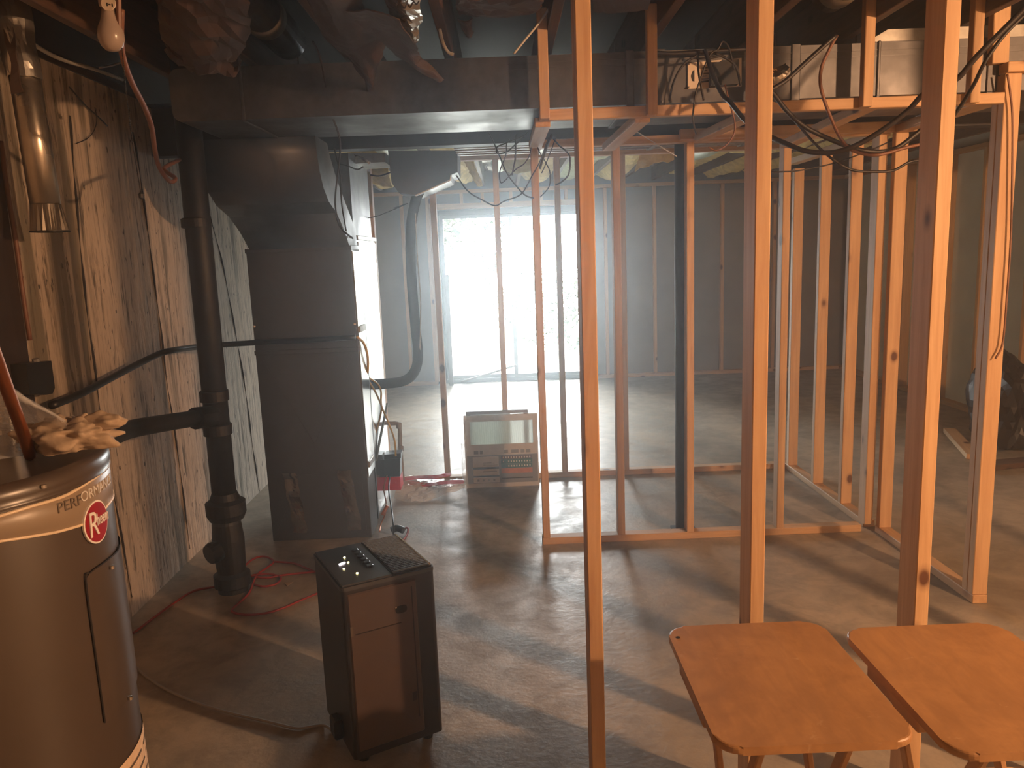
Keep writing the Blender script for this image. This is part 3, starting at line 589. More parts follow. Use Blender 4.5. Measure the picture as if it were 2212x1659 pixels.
def curve(pts):
    q = sorted(hang(*p) for p in pts)
    def f(a):
        if a <= q[0][0]: return q[0][1]
        for (a0, z0), (a1, z1) in zip(q, q[1:]):
            if a <= a1: return z0+(z1-z0)*(a-a0)/(a1-a0)
        return q[-1][1]
    return f
ztop_, zbot_ = curve([(0, 1115), (60, 1096), (140, 1072), (190, 1042), (222, 1019)]), curve([(0, 1169), (60, 1160), (120, 1150), (180, 1133), (215, 1110), (234, 1089)])
def ring(f0, f1, r0, r1, name, m):
    bm = bmesh.new(); n = 96; G = []
    for k in range(n):
        a = -math.pi+2*math.pi*k/n; G.append([bm.verts.new((HX+r*math.cos(a), HY+r*math.sin(a), z)) for r, z in ((r0, f0(a)), (r1, f0(a)+.0012), (r1, f1(a)-.0012), (r0, f1(a)))])
    for k in range(n):
        for i in range(3): bm.faces.new((G[k][i], G[(k+1) % n][i], G[(k+1) % n][i+1], G[k][i+1]))
    return obj(name, bm, m, t, smooth=True)
ring(zbot_, ztop_, HR+.0005, HR+.0024, 'label_band', M['band'])
for f in (ztop_, zbot_): ring(lambda a, f=f: f(a)-.003, lambda a, f=f: f(a)+.003, HR+.001, HR+.0042, 'band_trim', M['bandtrim'])
def wrap(bm, ang, z, r):   # bend flat letters (x right, y up) round the tank, reading from outside
    for v in bm.verts:
        a = ang + v.co.x/r; rr = r + v.co.z; v.co = Vector((HX+rr*math.cos(a), HY+rr*math.sin(a), z+v.co.y))
    return bm
a0, z0 = hang(150, 1085); a1, z1 = hang(214, 1052)
obj('lettering', wrap(text_mesh('PERF', .028), a0, z0-.004, HR+.003), M['letter'], t); 
obj('lettering', wrap(text_mesh('ORMANCE', .028), a0+.093/HR, z0-.001, HR+.003), M['silverletter'], t, label='silver end of the band lettering')
ab, zb = hang(206, 1127)
def oval(rx, ry, d0, d1):
    bm = bmesh.new(); n = 40; ring = [bm.verts.new((0, 0, d1))]; e = []
    for s in (.5, 1.0): e.append([bm.verts.new((rx*s*math.cos(k*2*math.pi/n), ry*s*math.sin(k*2*math.pi/n), d1)) for k in range(n)])
    e.append([bm.verts.new((rx*math.cos(k*2*math.pi/n), ry*math.sin(k*2*math.pi/n), d0)) for k in range(n)])
    for k in range(n):
        bm.faces.new((ring[0], e[0][k], e[0][(k+1) % n]))
        for q in (0, 1): bm.faces.new((e[q][k], e[q+1][k], e[q+1][(k+1) % n], e[q][(k+1) % n]))
    return bm
bd = obj('badge', wrap(oval(.040, .042, .0, .004), ab, zb, HR+.002), M['white'], t, label='white edged red oval badge')
obj('badge_field', wrap(oval(.0365, .0385, .003, .005), ab, zb, HR+.002), M['badge'], bd)
bm = text_mesh('R', .070, .1); bm.transform(Matrix.Translation((-.017, -.002, .0065)) @ Matrix.Diagonal((.72, 1, 1, 1))); obj('badge_letter', wrap(bm, ab, zb, HR+.002), M['white'], bd)
bm = text_mesh('heem', .034, .1); bm.transform(Matrix.Translation((.0155, .004, .0065)) @ Matrix.Diagonal((.58, 1, 1, 1))); obj('badge_letters', wrap(bm, ab, zb, HR+.002), M['white'], bd)
# access panel edge
al, zl = hang(186, 1245); ar, zr = hang(243, 1190); ae, ze = hang(228, 1555)
def onr(a, z, r=HR+.004): return Vector((HX+r*math.cos(a), HY+r*math.sin(a), z))
aw = (al+1.0)
pan = []
z_t, z_b = zl, ze
gp = [hang(*p) for p in ((232, 1556), (215, 1450), (200, 1360), (190, 1290), (184, 1256), (193, 1237), (222, 1216), (250, 1192))]
tp = curve([(184, 1256), (193, 1237), (222, 1216), (250, 1192)]); zlow = gp[0][1]
lf = sorted((z, a) for a, z in gp[:5]); n = 22; bm = bmesh.new(); G = []
for i in range(n+1):
    a = gp[4][0]+1.15*i/n; top = tp(a); G.append([bm.verts.new(onr(a, z, HR+(.004 if 0 < i < n else .0008))) for z in (top, top-.02, (top+zlow)/2, zlow+.01, zlow)])
for i in range(n):
    for k in range(4): bm.faces.new((G[i][k], G[i+1][k], G[i+1][k+1], G[i][k+1]))
obj('access_panel', bm, M['tank'], t, smooth=True)
obj('panel_gap', tube(bmesh.new(), [onr(gp[4][0], zlow, HR+.003), onr(gp[4][0], (zlow+gp[4][1])/2, HR+.003)]+[onr(a, z, HR+.004) for a, z in gp[4:]]+[onr(gp[-1][0]+.12, gp[-1][1]+.002, HR+.003)], .0018, 5), M['gap'], t)
for px, py in ((90, 1050), (235, 1226), (275, 1508)):
    a, z = hang(px, py); obj('screw', lathe(bmesh.new(), [(.001, -.004), (.005, -.003), (.005, .003), (.001, .004)], onr(a, z, HR+(.008)), 10), M['screw'], t)
as_, zs = hang(300, 1640); bm = bmesh.new(); G = []
for i in range(13):
    a = as_-.55+1.3*i/12; G.append([bm.verts.new(onr(a, z, HR+.0025)) for z in (zs+.035, zs-.2)])
for i in range(12): bm.faces.new((G[i][0], G[i+1][0], G[i+1][1], G[i][1]))
sk = obj('sticker', bm, M['sticker'], t, smooth=True)
bm = bmesh.new()
for r_ in range(6):
    G = [[bm.verts.new(onr(as_-.3+.9*i/12, z, HR+.0032)) for z in (zs+.012-.03*r_, zs+.006-.03*r_)] for i in range(13)]
    for i in range(12):
        if (i*7+r_*3) % 5: bm.faces.new((G[i][0], G[i+1][0], G[i+1][1], G[i][1]))
obj('print_lines', bm, M['letter'], sk, kind='stuff')
obj('inlet_nipple', lathe(bmesh.new(), [(.014, 0), (.014, .05), (.018, .051), (.018, .085), (.012, .086)], (HX+.03, HY+.15, HT+.005), 16), M['screw'], t)
# copper pipe, bag, crumpled paper on top
p0, p1 = az(66, 985, HT+.012), at(-10, 770, 1.28); wire('copper_pipe', [p0, p0.lerp(p1, .3)+Vector((0, 0, .005)), p1, p1+(p1-p0)*1.6], .011, M['copper'], 'copper pipe rising from the top of the water heater', 'pipe', seg=12)
def crumple(name, c, r, seed, mat, amp, label, cat, sub=3):
    R = random.Random(seed); bm = bmesh.new(); bmesh.ops.create_icosphere(bm, subdivisions=sub, radius=1)
    K = [(Vector((R.gauss(0, 1), R.gauss(0, 1), R.gauss(0, 1))).normalized(), R.uniform(-amp, amp), R.uniform(7, 16)) for _ in range(60)]
    if sub > 3: K += [(Vector((R.gauss(0, 1), R.gauss(0, 1), R.gauss(0, 1))).normalized(), R.uniform(-.2, .2)*amp*2, R.uniform(18, 34)) for _ in range(420)]
    for v in bm.verts:
        n = v.co.normalized(); s = 1+sum(a*max(0, 1-(n-k).length*q/4) for k, a, q in K); v.co = Vector(c)+Vector((n.x*r[0]*s, n.y*r[1]*s, n.z*r[2]*s))
        v.co.z = max(v.co.z, c[2]-r[2]*.6)
    return tag(obj(name, bm, mat), label, cat)
pc = az(145, 955, HT+.03)
for o in (crumple('paper_towel', (pc.x, pc.y, HT+.042), (.08, .055, .042), 5, M['paper'], .42, 'crumpled pale paper towel on top of the water heater', 'paper', 5),
          crumple('paper_towel', (pc.x+.062, pc.y+.012, HT+.065), (.05, .024, .02), 8, M['paper'], .3, 'twisted end of paper towel at the right rim of the water heater', 'paper', 4)):
    for p in o.data.polygons: p.use_smooth = True
rows = [[az(-60, 1000, HT+.012), az(30, 985, HT+.014), az(100, 965, HT+.012)], [az(-60, 880, HT+.07), az(20, 868, HT+.09), az(110, 920, HT+.04)], [at(-60, 830, 1.42), at(20, 838, 1.42), at(140, 912, 1.45)], [at(-60, 930, 1.52), at(40, 925, 1.52), at(150, 928, 1.5)]]
tag(obj('plastic_bag', sheet(bmesh.new(), rows, .002, 6, 6, .006, 21), M['bag'], smooth=True), 'thin clear plastic bag lying on the water heater beside the copper pipe', 'bag')

# ------------------------------------------------------------ dehumidifier
A, B_, Cc_, D_ = Vector((-.67, 2.45, 0)), Vector((-.388, 2.577, 0)), Vector((-.263, 2.283, 0)), Vector((-.513, 2.151, 0))
cen = (A+B_+Cc_+D_)/4; ang = math.atan2((Cc_-D_).y, (Cc_-D_).x); DW, DD, DHt = .297, .328, .60
t = thing('dehumidifier', cen, 'dark boxy dehumidifier with lit buttons and a top grille standing on the floor', 'dehumidifier', rz=ang)
L_ = dict(local=True)
bm = bmesh.new(); rp_ = rounded(DW, DD, .014, 4); prism(bm, [(x, y, .03) for x, y in rp_], (0, 0, DHt-.045)); obj('body', bm, M['dehum'], t, **L_)
bm = bmesh.new(); rp_ = rounded(DW+.003, DD+.003, .015, 4); prism(bm, [(x, y, DHt-.018) for x, y in rp_], (0, 0, .012)); obj('top_rim', bm, M['dehumtop'], t, **L_)
# top: control half on the left, grille half on the right
gx0 = .012
box('control_panel', -DW/2+.004, gx0, -DD/2+.004, DD/2-.006, DHt-.006, DHt, M['dehumtop'], t, .002, local=True)
gr = box('grille_frame', gx0+.002, DW/2-.006, -DD/2+.006, DD/2-.006, DHt-.006, DHt-.001, M['blackp'], t, local=True)
for k in range(24):
    y = -DD/2+.014+k*(DD-.032)/23; box('slat', gx0+.006, DW/2-.014, y, y+.004, DHt-.001, DHt+.004, M['grille'], gr, local=True)
for k in range(9):
    x = gx0+.012+k*(DW/2-.016-gx0-.012)/9; box('slat', x, x+.002, -DD/2+.022, DD/2-.018, DHt-.001, DHt+.003, M['grille'], gr, local=True)
box('grille_edge', DW/2-.014, DW/2-.006, -DD/2+.01, DD/2-.006, DHt-.002, DHt+.005, M['screw'], t, .002, local=True)
for k in range(6):
    y = .095-k*.031; bm = lathe(bmesh.new(), [(.001, 0), (.012, 0), (.012, .003), (.009, .005), (.001, .005)], (-.026, y, DHt), 14); obj('button', bm, M['grille'] if 0 else M['dehum'], t, **L_)
def led(u, v, s, m, nm='indicator'):
    bm = lathe(bmesh.new(), [(.0005, 0), (s, 0), (s, .002), (.0005, .002)], (u, v, DHt+.0005), 8); obj(nm, bm, M[m], t, **L_)
Minv = wmat(t).inverted()
def tl(px, py): p = Minv @ az(px, py, DHt); return p.x, p.y
for px, py in ((744, 1205), (752, 1215.5), (743, 1229.5), (771.5, 1239)): led(*tl(px, py), .0035, 'ledy')
for dx in (-4, 0, 4): led(*tl(739+dx, 1218-dx*.4), .0045, 'led', 'display_digit')
# front: bucket panel with recessed handle
fy = -DD/2
box('front_panel', -DW/2+.014, DW/2-.064, fy-.005, fy+.01, .055, DHt-.03, M['dehumpanel'], t, .004, local=True, label='browner bucket panel on the front')
box('front_seam', DW/2-.082, DW/2-.079, fy-.0062, fy-.004, .11, DHt-.05, M['gap'], t, local=True)
box('handle_line', -DW/2+.03, DW/2-.12, fy-.0062, fy-.004, DHt-.16, DHt-.157, M['gap'], t, local=True)
bm = bmesh.new(); prism(bm, [(DW/2-.118+x*.5, fy-.0062, DHt-.115+y*.5) for x, y in rounded(.075, .048, .02, 4)], (0, .003, 0)); obj('handle_recess', bm, M['gap'], t, **L_)
bm = lathe(bmesh.new(), [(.001, 0), (.006, 0), (.006, .003), (.001, .003)], (0, 0, 0), 10); bmesh.ops.scale(bm, vec=(.42, .42, 1), verts=bm.verts); bm.transform(Matrix.Translation((DW/2-.135, fy-.005, DHt-.105)) @ Matrix.Rotation(math.radians(90), 4, 'X')); obj('latch_dot', bm, M['screw'], t, **L_)
box('level_window', DW/2-.10, DW/2-.085, fy-.0062, fy-.004, .17, .20, M['dehum'], t, local=True)
box('side_clip', -DW/2+.016, -DW/2+.024, fy-.008, fy+.01, DHt-.16, DHt-.13, M['letter'], t, local=True)
for sx in (-1, 1):
    for sy in (-1, 1):
        bm = lathe(bmesh.new(), [(.016, 0), (.018, .01), (.014, .03)], (sx*(DW/2-.04), sy*(DD/2-.04), 0), 12); obj('caster', bm, M['blackp'], t, **L_)
box('cord_wrap', -DW/2-.03, -DW/2, -.06, .0, .045, .11, M['blackp'], t, .006, local=True)
cz = lambda px, py: az(px, py, .006)
wire('power_cord', [cz(262, 1405), cz(275, 1424), cz(292, 1440), cz(318, 1463), cz(362, 1491), cz(430, 1520), cz(500, 1541), cz(575, 1558), cz(628, 1571), cz(652, 1573), cz(700, 1567), Minv.inverted() @ Vector((-DW/2-.02, -.03, .05))], .005, M['graycord'], 'grey power cord on the floor from behind the water heater to the dehumidifier', 'cord')
rc = lambda px, py: az(px, py, .008)
wire('extension_cord', [rc(*p) for p in ((288, 1368), (330, 1336), (378, 1301), (421, 1276), (486, 1262), (520, 1230), (546, 1208), (570, 1202), (591, 1212), (577, 1226), (557, 1240), (547, 1258), (541, 1275), (530, 1290), (503, 1315), (505, 1323), (531, 1328), (572, 1325), (613, 1313), (649, 1297), (690, 1280))], .0055, M['redcord'], 'red extension cord coiled on the floor beside the drain stack', 'cord')
wire('extension_cord', [rc(*p) for p in ((690, 1234), (673, 1236), (640, 1239), (607, 1243), (578, 1248), (552, 1246), (545, 1243), (575, 1240), (598, 1243), (607, 1250), (595, 1262), (570, 1267), (550, 1263))], .0055, M['redcord'], 'red cord loop reaching behind the dehumidifier', 'cord')
wire('extension_cord', [rc(*p) for p in ((590, 1213), (634, 1217), (660, 1227), (690, 1240))], .0055, M['redcord'], 'short upper strand of red cord behind the dehumidifier', 'cord')

# ------------------------------------------------------------ behind the furnace: pump, traps, wires, plastic
t = thing('battery_pump', (-.72, 4.86, 0), 'red base with a black box on it, on the floor against the furnace side', 'pump')
p = [at(*q, 4.80) for q in ((812, 1032), (864, 1030), (866, 1058), (812, 1061))]
for q in p[2:]: q.z = max(q.z, .0)
obj('red_base', prism(bmesh.new(), p, (0, .13, 0)), M['red'], t, label='red plastic base')
p = [at(*q, 4.80) for q in ((824, 993), (864, 990), (864, 1029), (824, 1031))]; obj('black_box', prism(bmesh.new(), p, (0, .11, 0)), M['blackp'], t)
obj('box_rim', prism(bmesh.new(), [v+Vector((0, -.003, 0)) for v in [at(*q, 4.80) for q in ((830, 982), (866, 979), (866, 989), (830, 992))]], (0, .1, 0)), M['blackp'], t)
t = thing('condensate_trap', (-.7, 5.02, 0), 'grey plastic trap pipe looping beside the furnace above the red base', 'pipe')
tr = [at(815, 980, 4.98), at(820, 940, 4.98), at(826, 916, 4.98), at(845, 915, 4.98), at(862, 918, 4.98), at(864, 950, 4.98), at(866, 985, 4.98), (at(868, 1000, 4.98).x, 4.98, .05)]
obj('pipe', tube(bmesh.new(), tr, .014, 12, True, 4), M['grayp'], t, smooth=True)
for q in ((826, 917), (862, 919), (866, 968)): obj('coupling', lathe(bmesh.new(), [(.014, -.02), (.019, -.018), (.019, .018), (.014, .02)], at(*q, 4.98), 14), M['grayp'], t)
wire('yellow_wire', [at(772, 728, 4.13), at(786, 742, 4.25), at(794, 770, 4.32), at(794, 800, 4.36), at(789, 815, 4.40)], .008, M['yelcable'], 'yellow wire curving from the thin pipe down the furnace side', 'cable')
wire('yellow_wire', [at(788, 812, 4.4), at(806, 838, 4.55), at(818, 862, 4.6), at(824, 880, 4.62), at(820, 905, 4.62), at(812, 935, 4.62), at(806, 965, 4.62)], .006, M['yelcable'], 'left yellow wire of the pair hanging above the black box', 'cable')
wire('yellow_wire', [at(790, 812, 4.42), at(814, 828, 4.58), at(823, 845, 4.63), at(824, 876, 4.64), at(838, 910, 4.68), at(852, 950, 4.72), at(855, 985, 4.76)], .006, M['yelcable'], 'right yellow wire of the pair hanging above the black box', 'cable')
wire('refrigerant_line', [at(905, 415, 4.78), at(896, 440, 4.85), at(887, 500, 4.9), at(889, 600, 4.92), at(897, 700, 4.92), at(903, 765, 4.9), at(895, 803, 4.85), at(868, 824, 4.8), at(800, 831, 4.62), at(770, 832, 4.5)], .032, M['foam'], 'thick black foam covered line bending down beside the furnace', 'pipe', seg=14)
wire('white_conduit', [at(906, 425, 4.8), at(898, 460, 4.85), at(902, 560, 4.88), at(908, 640, 4.9), at(907, 760, 4.88)], .003, M['whcable'], 'thin pale wire strapped along the thick black line', 'cable')
wire('black_lead', [at(842, 1030, 4.70), at(840, 1060, 4.5), at(846, 1100, 4.3), at(850, 1135, 4.1), (at(848, 1150, 4.0).x, 4.0, .02)], .005, M['cable'], 'black lead hanging from the black box to the floor', 'cable')
wire('brown_lead', [at(836, 1027, 4.72), at(829, 1055, 4.6), at(834, 1085, 4.5), at(832, 1110, 4.4), at(822, 1135, 4.3), (at(820, 1150, 4.2).x, 4.2, .02)], .004, M['copper'], 'thin brown lead hanging in front of the red base', 'cable')
tag(obj('wire_joiner', tube(bmesh.new(), [at(837, 1092, 4.35), at(826, 1112, 4.34)], .011, 8, False), M['orange']), 'small orange wire joiner by the furnace foot', 'connector')
pl = [az(845, 1146, .03), az(858, 1141, .04), az(872, 1146, .03)]
tag(obj('plug', tube(bmesh.new(), pl, .02, 8), M['blackp'], smooth=True), 'black plug on the floor just behind the dehumidifier', 'plug')
wire('red_cord', [az(866, 1145, .02), az(880, 1140, .03), az(880, 1152, .015), az(872, 1165, .008), az(850, 1180, .008)], .006, M['redcord'], 'bit of red cord by the black plug', 'cord')
rows = [[az(848, 1075, .012), az(900, 1082, .012), az(960, 1070, .012), az(1005, 1056, .012)], [az(862, 1052, .07), az(905, 1058, .05), az(955, 1055, .06), az(1006, 1048, .04)], [az(868, 1035, .06), az(910, 1040, .08), az(955, 1040, .05), az(1005, 1040, .05)], [az(872, 1025, .01), az(915, 1028, .01), az(960, 1030, .01), az(1003, 1034, .01)]]
tag(obj('plastic_sheet', sheet(bmesh.new(), rows, .002, 5, 6, .012, 31), M['film'], smooth=False), 'crumpled clear plastic sheet on the floor left of the air filter', 'plastic sheet')
for i, (pts, lb) in enumerate((([(866, 1034), (905, 1031), (940, 1030), (962, 1026), (975, 1024)], 'upper pink strap lying on the clear plastic sheet'), ([(880, 1042), (925, 1046), (960, 1042), (1002, 1040)], 'lower pink strap lying on the clear plastic sheet'))):
    rows = [[az(x, y-3, .10-.02*i) for x, y in pts], [az(x, y+4, .09-.02*i) for x, y in pts]]; tag(obj('strap', sheet(bmesh.new(), rows, .003, 5, 2, .003, 40+i), M['red']), lb, 'strap')

# air filter
fx0, fx1, fY, fh = -.298, .196, 5.03, .497
t = thing('air_filter', ((fx0+fx1)/2, fY, 0), 'wrapped square air filter with a printed lower half, standing on the floor', 'air filter')
bm = bmesh.new(); fw_ = .04
bx(bm, fx0, fx0+fw_, fY, fY+.025, 0, fh); bx(bm, fx1-fw_*.8, fx1, fY, fY+.025, 0, fh); bx(bm, fx0+fw_, fx1-fw_*.8, fY, fY+.025, fh-.04, fh); bx(bm, fx0+fw_, fx1-fw_*.8, fY, fY+.025, 0, .06); obj('cardboard_frame', bm, M['card'], t)
box('media', fx0+fw_, fx1-fw_*.8, fY+.01, fY+.018, .06, fh-.04, M['media'], t)
bx0 = lambda: None
box('label_top', fx0+.01, fx1-.03, fY-.004, fY-.002, .225, .30, M['card'], t, label='pale upper strip of the printed label')
lb = box('label_sheet', fx0+.01, fx1-.008, fY-.004, fY-.002, .03, .224, M['cardg'], t, label='grey printed label sheet')
def pr(n, x0, x1, z0, z1, m): return box(n, fx0+x0, fx0+x1, fY-.007, fY-.0045, z0, z1, M[m], lb)
pr('white_block', .05, .225, .145, .215, 'card'); pr('white_block', .05, .225, .085, .128, 'card'); pr('white_block', .05, .225, .035, .072, 'card')
pr('dark_bar', .05, .225, .131, .142, 'gap'); pr('dark_bar', .05, .225, .075, .084, 'gap')
pr('table_row', .240, .45, .195, .22, 'purple'); pr('table_row', .240, .45, .163, .192, 'teal'); pr('table_row', .240, .45, .133, .160, 'teal'); pr('table_row', .240, .45, .095, .130, 'orange'); pr('dark_bar', .240, .45, .058, .064, 'gap')
bm = bmesh.new()
for r_, z in enumerate((.205, .177, .146)):
    for k in range(11):
        if r_ and k == 1 or (r_ == 2 and k < 2): continue
        bx(bm, fx0+.252+k*.0178, fx0+.260+k*.0178, fY-.0085, fY-.007, z-.005, z+.006)
obj('print_dots', bm, M['white'], lb, kind='stuff')
bm = bmesh.new()
for k in range(3): bx(bm, fx0+.12, fx0+.215-.02*k, fY-.0082, fY-.007, .155+k*.008, .159+k*.008)
for k in range(4): bx(bm, fx0+.075+k*.036, fx0+.088+k*.036, fY-.0082, fY-.007, .045, .06)
bx(bm, fx0+.115, fx0+.21, fY-.0082, fY-.007, .108, .116); obj('print_lines', bm, M['cardg'], lb, kind='stuff')
bm = bmesh.new()
for x0, x1 in ((.06, .09), (.10, .12), (.26, .29), (.31, .36), (.375, .40), (.41, .44)): bx(bm, fx0+x0, fx0+x1, fY-.006, fY-.004, .235, .258)
obj('print_blocks', bm, M['cardg'], t, kind='stuff')
rows = [[Vector((fx0-.03, fY+.03, z)), Vector((fx0-.02, fY-.01, z)), Vector((fx0+.012, fY-.012, z))] for z in (.0, .13, .26, .39, .52)]
obj('plastic_wrap', sheet(bmesh.new(), rows, .001, 3, 3, .006, 51), M['film'], t)
t = thing('air_filter', (-.08, fY+.06, 0), 'second dark edged air filter standing just behind the wrapped one', 'air filter')
bm = bmesh.new(); x0, x1 = fx0+.015, fx1-.06; bx(bm, x0, x0+.03, fY+.04, fY+.065, 0, fh+.02); bx(bm, x1-.03, x1, fY+.04, fY+.065, 0, fh+.02); bx(bm, x0+.03, x1-.03, fY+.04, fY+.065, fh, fh+.02); bx(bm, x0+.03, x1-.03, fY+.04, fY+.065, 0, .03); obj('cardboard_frame', bm, M['cardg'], t)
box('media', x0+.03, x1-.12, fY+.048, fY+.056, .03, fh, M['media'], t)

# ------------------------------------------------------------ loose lumber, sticks, bag
def lone(name, p0, p1, w, h, mat, label, cat='board', side=None):
    o = board(name, p0, p1, w, h, M[mat], None, side); tag(o, label, cat)
lone('lumber_offcut', (3.27, 5.22, .019), (3.55, 6.0, .019), .089, .038, 'pine', 'short pine offcut lying on the floor at the right')
lone('lumber_offcut', (3.15, 4.98, .019), (4.0, 5.12, .019), .12, .038, 'joist', 'dusty plank lying on the floor at the far right edge', side=(0, 1, 0))
lone('prop_stick', (-.672, 9.28, .0), (-.664, 9.33, 1.34), .05, .03, 'dkwood', 'dark upright stick standing before the left sash of the glass door', 'stick')
lone('security_bar', (-.56, 9.40, .018), (.13, 9.40, .20), .025, .025, 'dkwood', 'dark bar leaning slantwise along the foot of the glass door', 'stick')
crumple('rubbish_bag', (3.72, 5.6, .28), (.24, .3, .42), 61, M['blackp'], .25, 'black full rubbish bag at the far right edge', 'bag', 4)
p = az(622, 1262, .004); tag(obj('paper_scrap', prism(bmesh.new(), [p+Vector(v) for v in ((-.02, .012, 0), (.022, .01, .004), (.004, -.022, 0))], (0, 0, .002)), M['paper']), 'tiny pale scrap of paper on the floor near the red cord', 'paper')
# tray tables
def tray(cx, cy, label, rz=0):
    TW, TD, TZ = .372, .465, .65
    t = thing('tray_table', (cx, cy, 0), label, 'tray table', 'folding tray tables in the foreground', rz)
    bm = bmesh.new(); prism(bm, [(x, y, TZ-.017) for x, y in rounded(TW, TD, .045, 8)], (0, 0, .017)); bmesh.ops.bevel(bm, geom=[e for e in bm.edges if abs(e.verts[0].co.z-e.verts[1].co.z) < 1e-5], offset=.006, segments=3, affect='EDGES', profile=.5); obj('tabletop', bm, M['tray'], t, local=True, smooth=False)
    for sx in (-1, 1): box('leg_block', sx*(TW/2-.018)-.012, sx*(TW/2-.018)+.012, -.10, .11, TZ-.05, TZ-.0172, M['tray'], t, .004, local=True)
    for sy in (-1, 1): box('batten', -TW/2+.05, TW/2-.05, sy*(TD/2-.05)-.012, sy*(TD/2-.05)+.012, TZ-.045, TZ-.017, M['tray'], t, .002, local=True)
    for sx in (-1, 1):
        q = sx*(TW/2-.085)
        for s in (1, -1):
            a, b = Vector((q-sx*.016*(s < 0), -s*(TD/2-.10), 0)), Vector((q-sx*.016*(s < 0), s*(TD/2-.07), TZ-.045))
            o = board('leg', a+Vector((0, 0, .004)), b, .014, .028, M['tray'], None, side=(1, 0, 0)); o.parent = t
    for s in (1, -1): box('stretcher', -TW/2+.07, TW/2-.07, -s*(TD/2-.145)-.008, -s*(TD/2-.145)+.008, .10, .128, M['tray'], t, local=True)
    return t
t = tray(.545, 1.497, 'left tray table with a dark screw spot on its wooden top')
p = az(1465, 1377, .6505); obj('stain', lathe(bmesh.new(), [(.0005, 0), (.005, 0), (.005, .0006), (.0005, .0006)], p, 12), M['gap'], t)
tray(.950, 1.452, 'right tray table with pale scuffs on its wooden top')

# ------------------------------------------------------------ insulation and things in the joist bays
def batt(rows, mat, label, seed, amp=.012, th=.02, cat='insulation', group=None):
    return tag(obj('insulation_batt' if cat == 'insulation' else 'paper_flap', sheet(bmesh.new(), rows, th, 5, 6, amp, seed), mat), label, cat, group)
batt([[at(330, -40, 2.2), at(420, -50, 2.1), at(520, -40, 2.2)], [at(352, 60, 2.5), at(430, 70, 2.4), at(530, 60, 2.5)], [at(372, 122, 2.8), at(430, 148, 2.75), at(500, 140, 2.8)], [at(400, 130, 3.05), at(450, 135, 3.05), at(520, 125, 3.05)]], M['kraft'], 'brown kraft faced batt sagging from the joists at the upper left', 71, .016)
batt([[at(366, 92, 2.62), at(374, 96, 2.6), at(384, 104, 2.6)], [at(368, 112, 2.6), at(380, 126, 2.58), at(395, 136, 2.6)]], M['kraft'], 'orange curl of kraft paper above the left end of the trunk duct', 72, .006, .004, 'paper flap')
batt([[at(650, -40, 2.1), at(700, -30, 2.05), at(760, -40, 2.1)], [at(690, 60, 2.5), at(740, 60, 2.45), at(800, 50, 2.5)], [at(745, 120, 2.8), at(780, 125, 2.75), at(830, 90, 2.8)], [at(785, 165, 2.95), at(800, 175, 2.92), at(812, 150, 2.95)], [at(797, 194, 3.0), at(801, 196, 2.99), at(803, 185, 3.0)]], M['kraftdk'], 'large torn dark paper flap ending in a point in front of the trunk duct', 73, .006, .004, 'paper flap')
batt([[at(740, 20, 2.3), at(800, 20, 2.25), at(860, 40, 2.3)], [at(800, 70, 2.5), at(850, 70, 2.48), at(895, 90, 2.5)], [at(860, 120, 2.75), at(885, 125, 2.72), at(905, 118, 2.75)], [at(905, 152, 2.85), at(918, 150, 2.84), at(925, 140, 2.85)], [at(940, 172, 2.9), at(952, 175, 2.9), at(960, 168, 2.9)]], M['kraft'], 'twisted paper strip dangling across the middle of the trunk duct', 74, .006, .004, 'paper flap')
f = batt([[at(820, -40, 2.2), at(870, -45, 2.2), at(920, -40, 2.2)], [at(838, 10, 2.35), at(875, 15, 2.33), at(910, 8, 2.35)], [at(850, 50, 2.5), at(880, 60, 2.48), at(905, 50, 2.5)], [at(868, 85, 2.6), at(885, 90, 2.6), at(900, 80, 2.6)]], M['foil'], 'crumpled foil faced batt with black handwriting hanging at the top', 75, .012, .01)
sc = [(855, 12), (862, 4), (868, 12), (874, 18), (880, 8), (886, 15), (893, 4), (900, 9), (905, 2)]
bm = tube(bmesh.new(), [at(x, y, 2.30) for x, y in sc], .0022, 5); tube(bm, [at(x, y, 2.36) for x, y in ((858, 28), (868, 22), (880, 30), (888, 20), (880, 36), (868, 40), (876, 46))], .0022, 5); obj('handwriting', bm, M['cable'], f)
batt([[at(985, -20, 2.3), at(1060, -20, 2.3), at(1170, -20, 2.3)], [at(990, 8, 2.6), at(1060, 14, 2.6), at(1165, 5, 2.6)], [at(995, 14, 2.9), at(1060, 18, 2.9), at(1160, 10, 2.9)]], M['kraft'], 'brown batt in the joist bay left of the nearest stud', 76, .012)
batt([[at(1290, -20, 2.3), at(1330, -20, 2.3), at(1400, -20, 2.3)], [at(1285, 12, 2.6), at(1330, 16, 2.6), at(1395, 8, 2.6)]], M['kraftdk'], 'brown batt in the joist bay right of the nearest stud', 77, .012)
batt([[at(988, 40, 2.7), at(1005, 45, 2.68), at(1020, 40, 2.7)], [at(1000, 60, 2.8), at(1010, 65, 2.78), at(1018, 62, 2.8)], [at(1006, 76, 2.85), at(1014, 80, 2.85), at(1020, 68, 2.85)]], M['kraft'], 'small torn paper scrap near the white cable at the top', 78, .005, .004, 'paper flap')
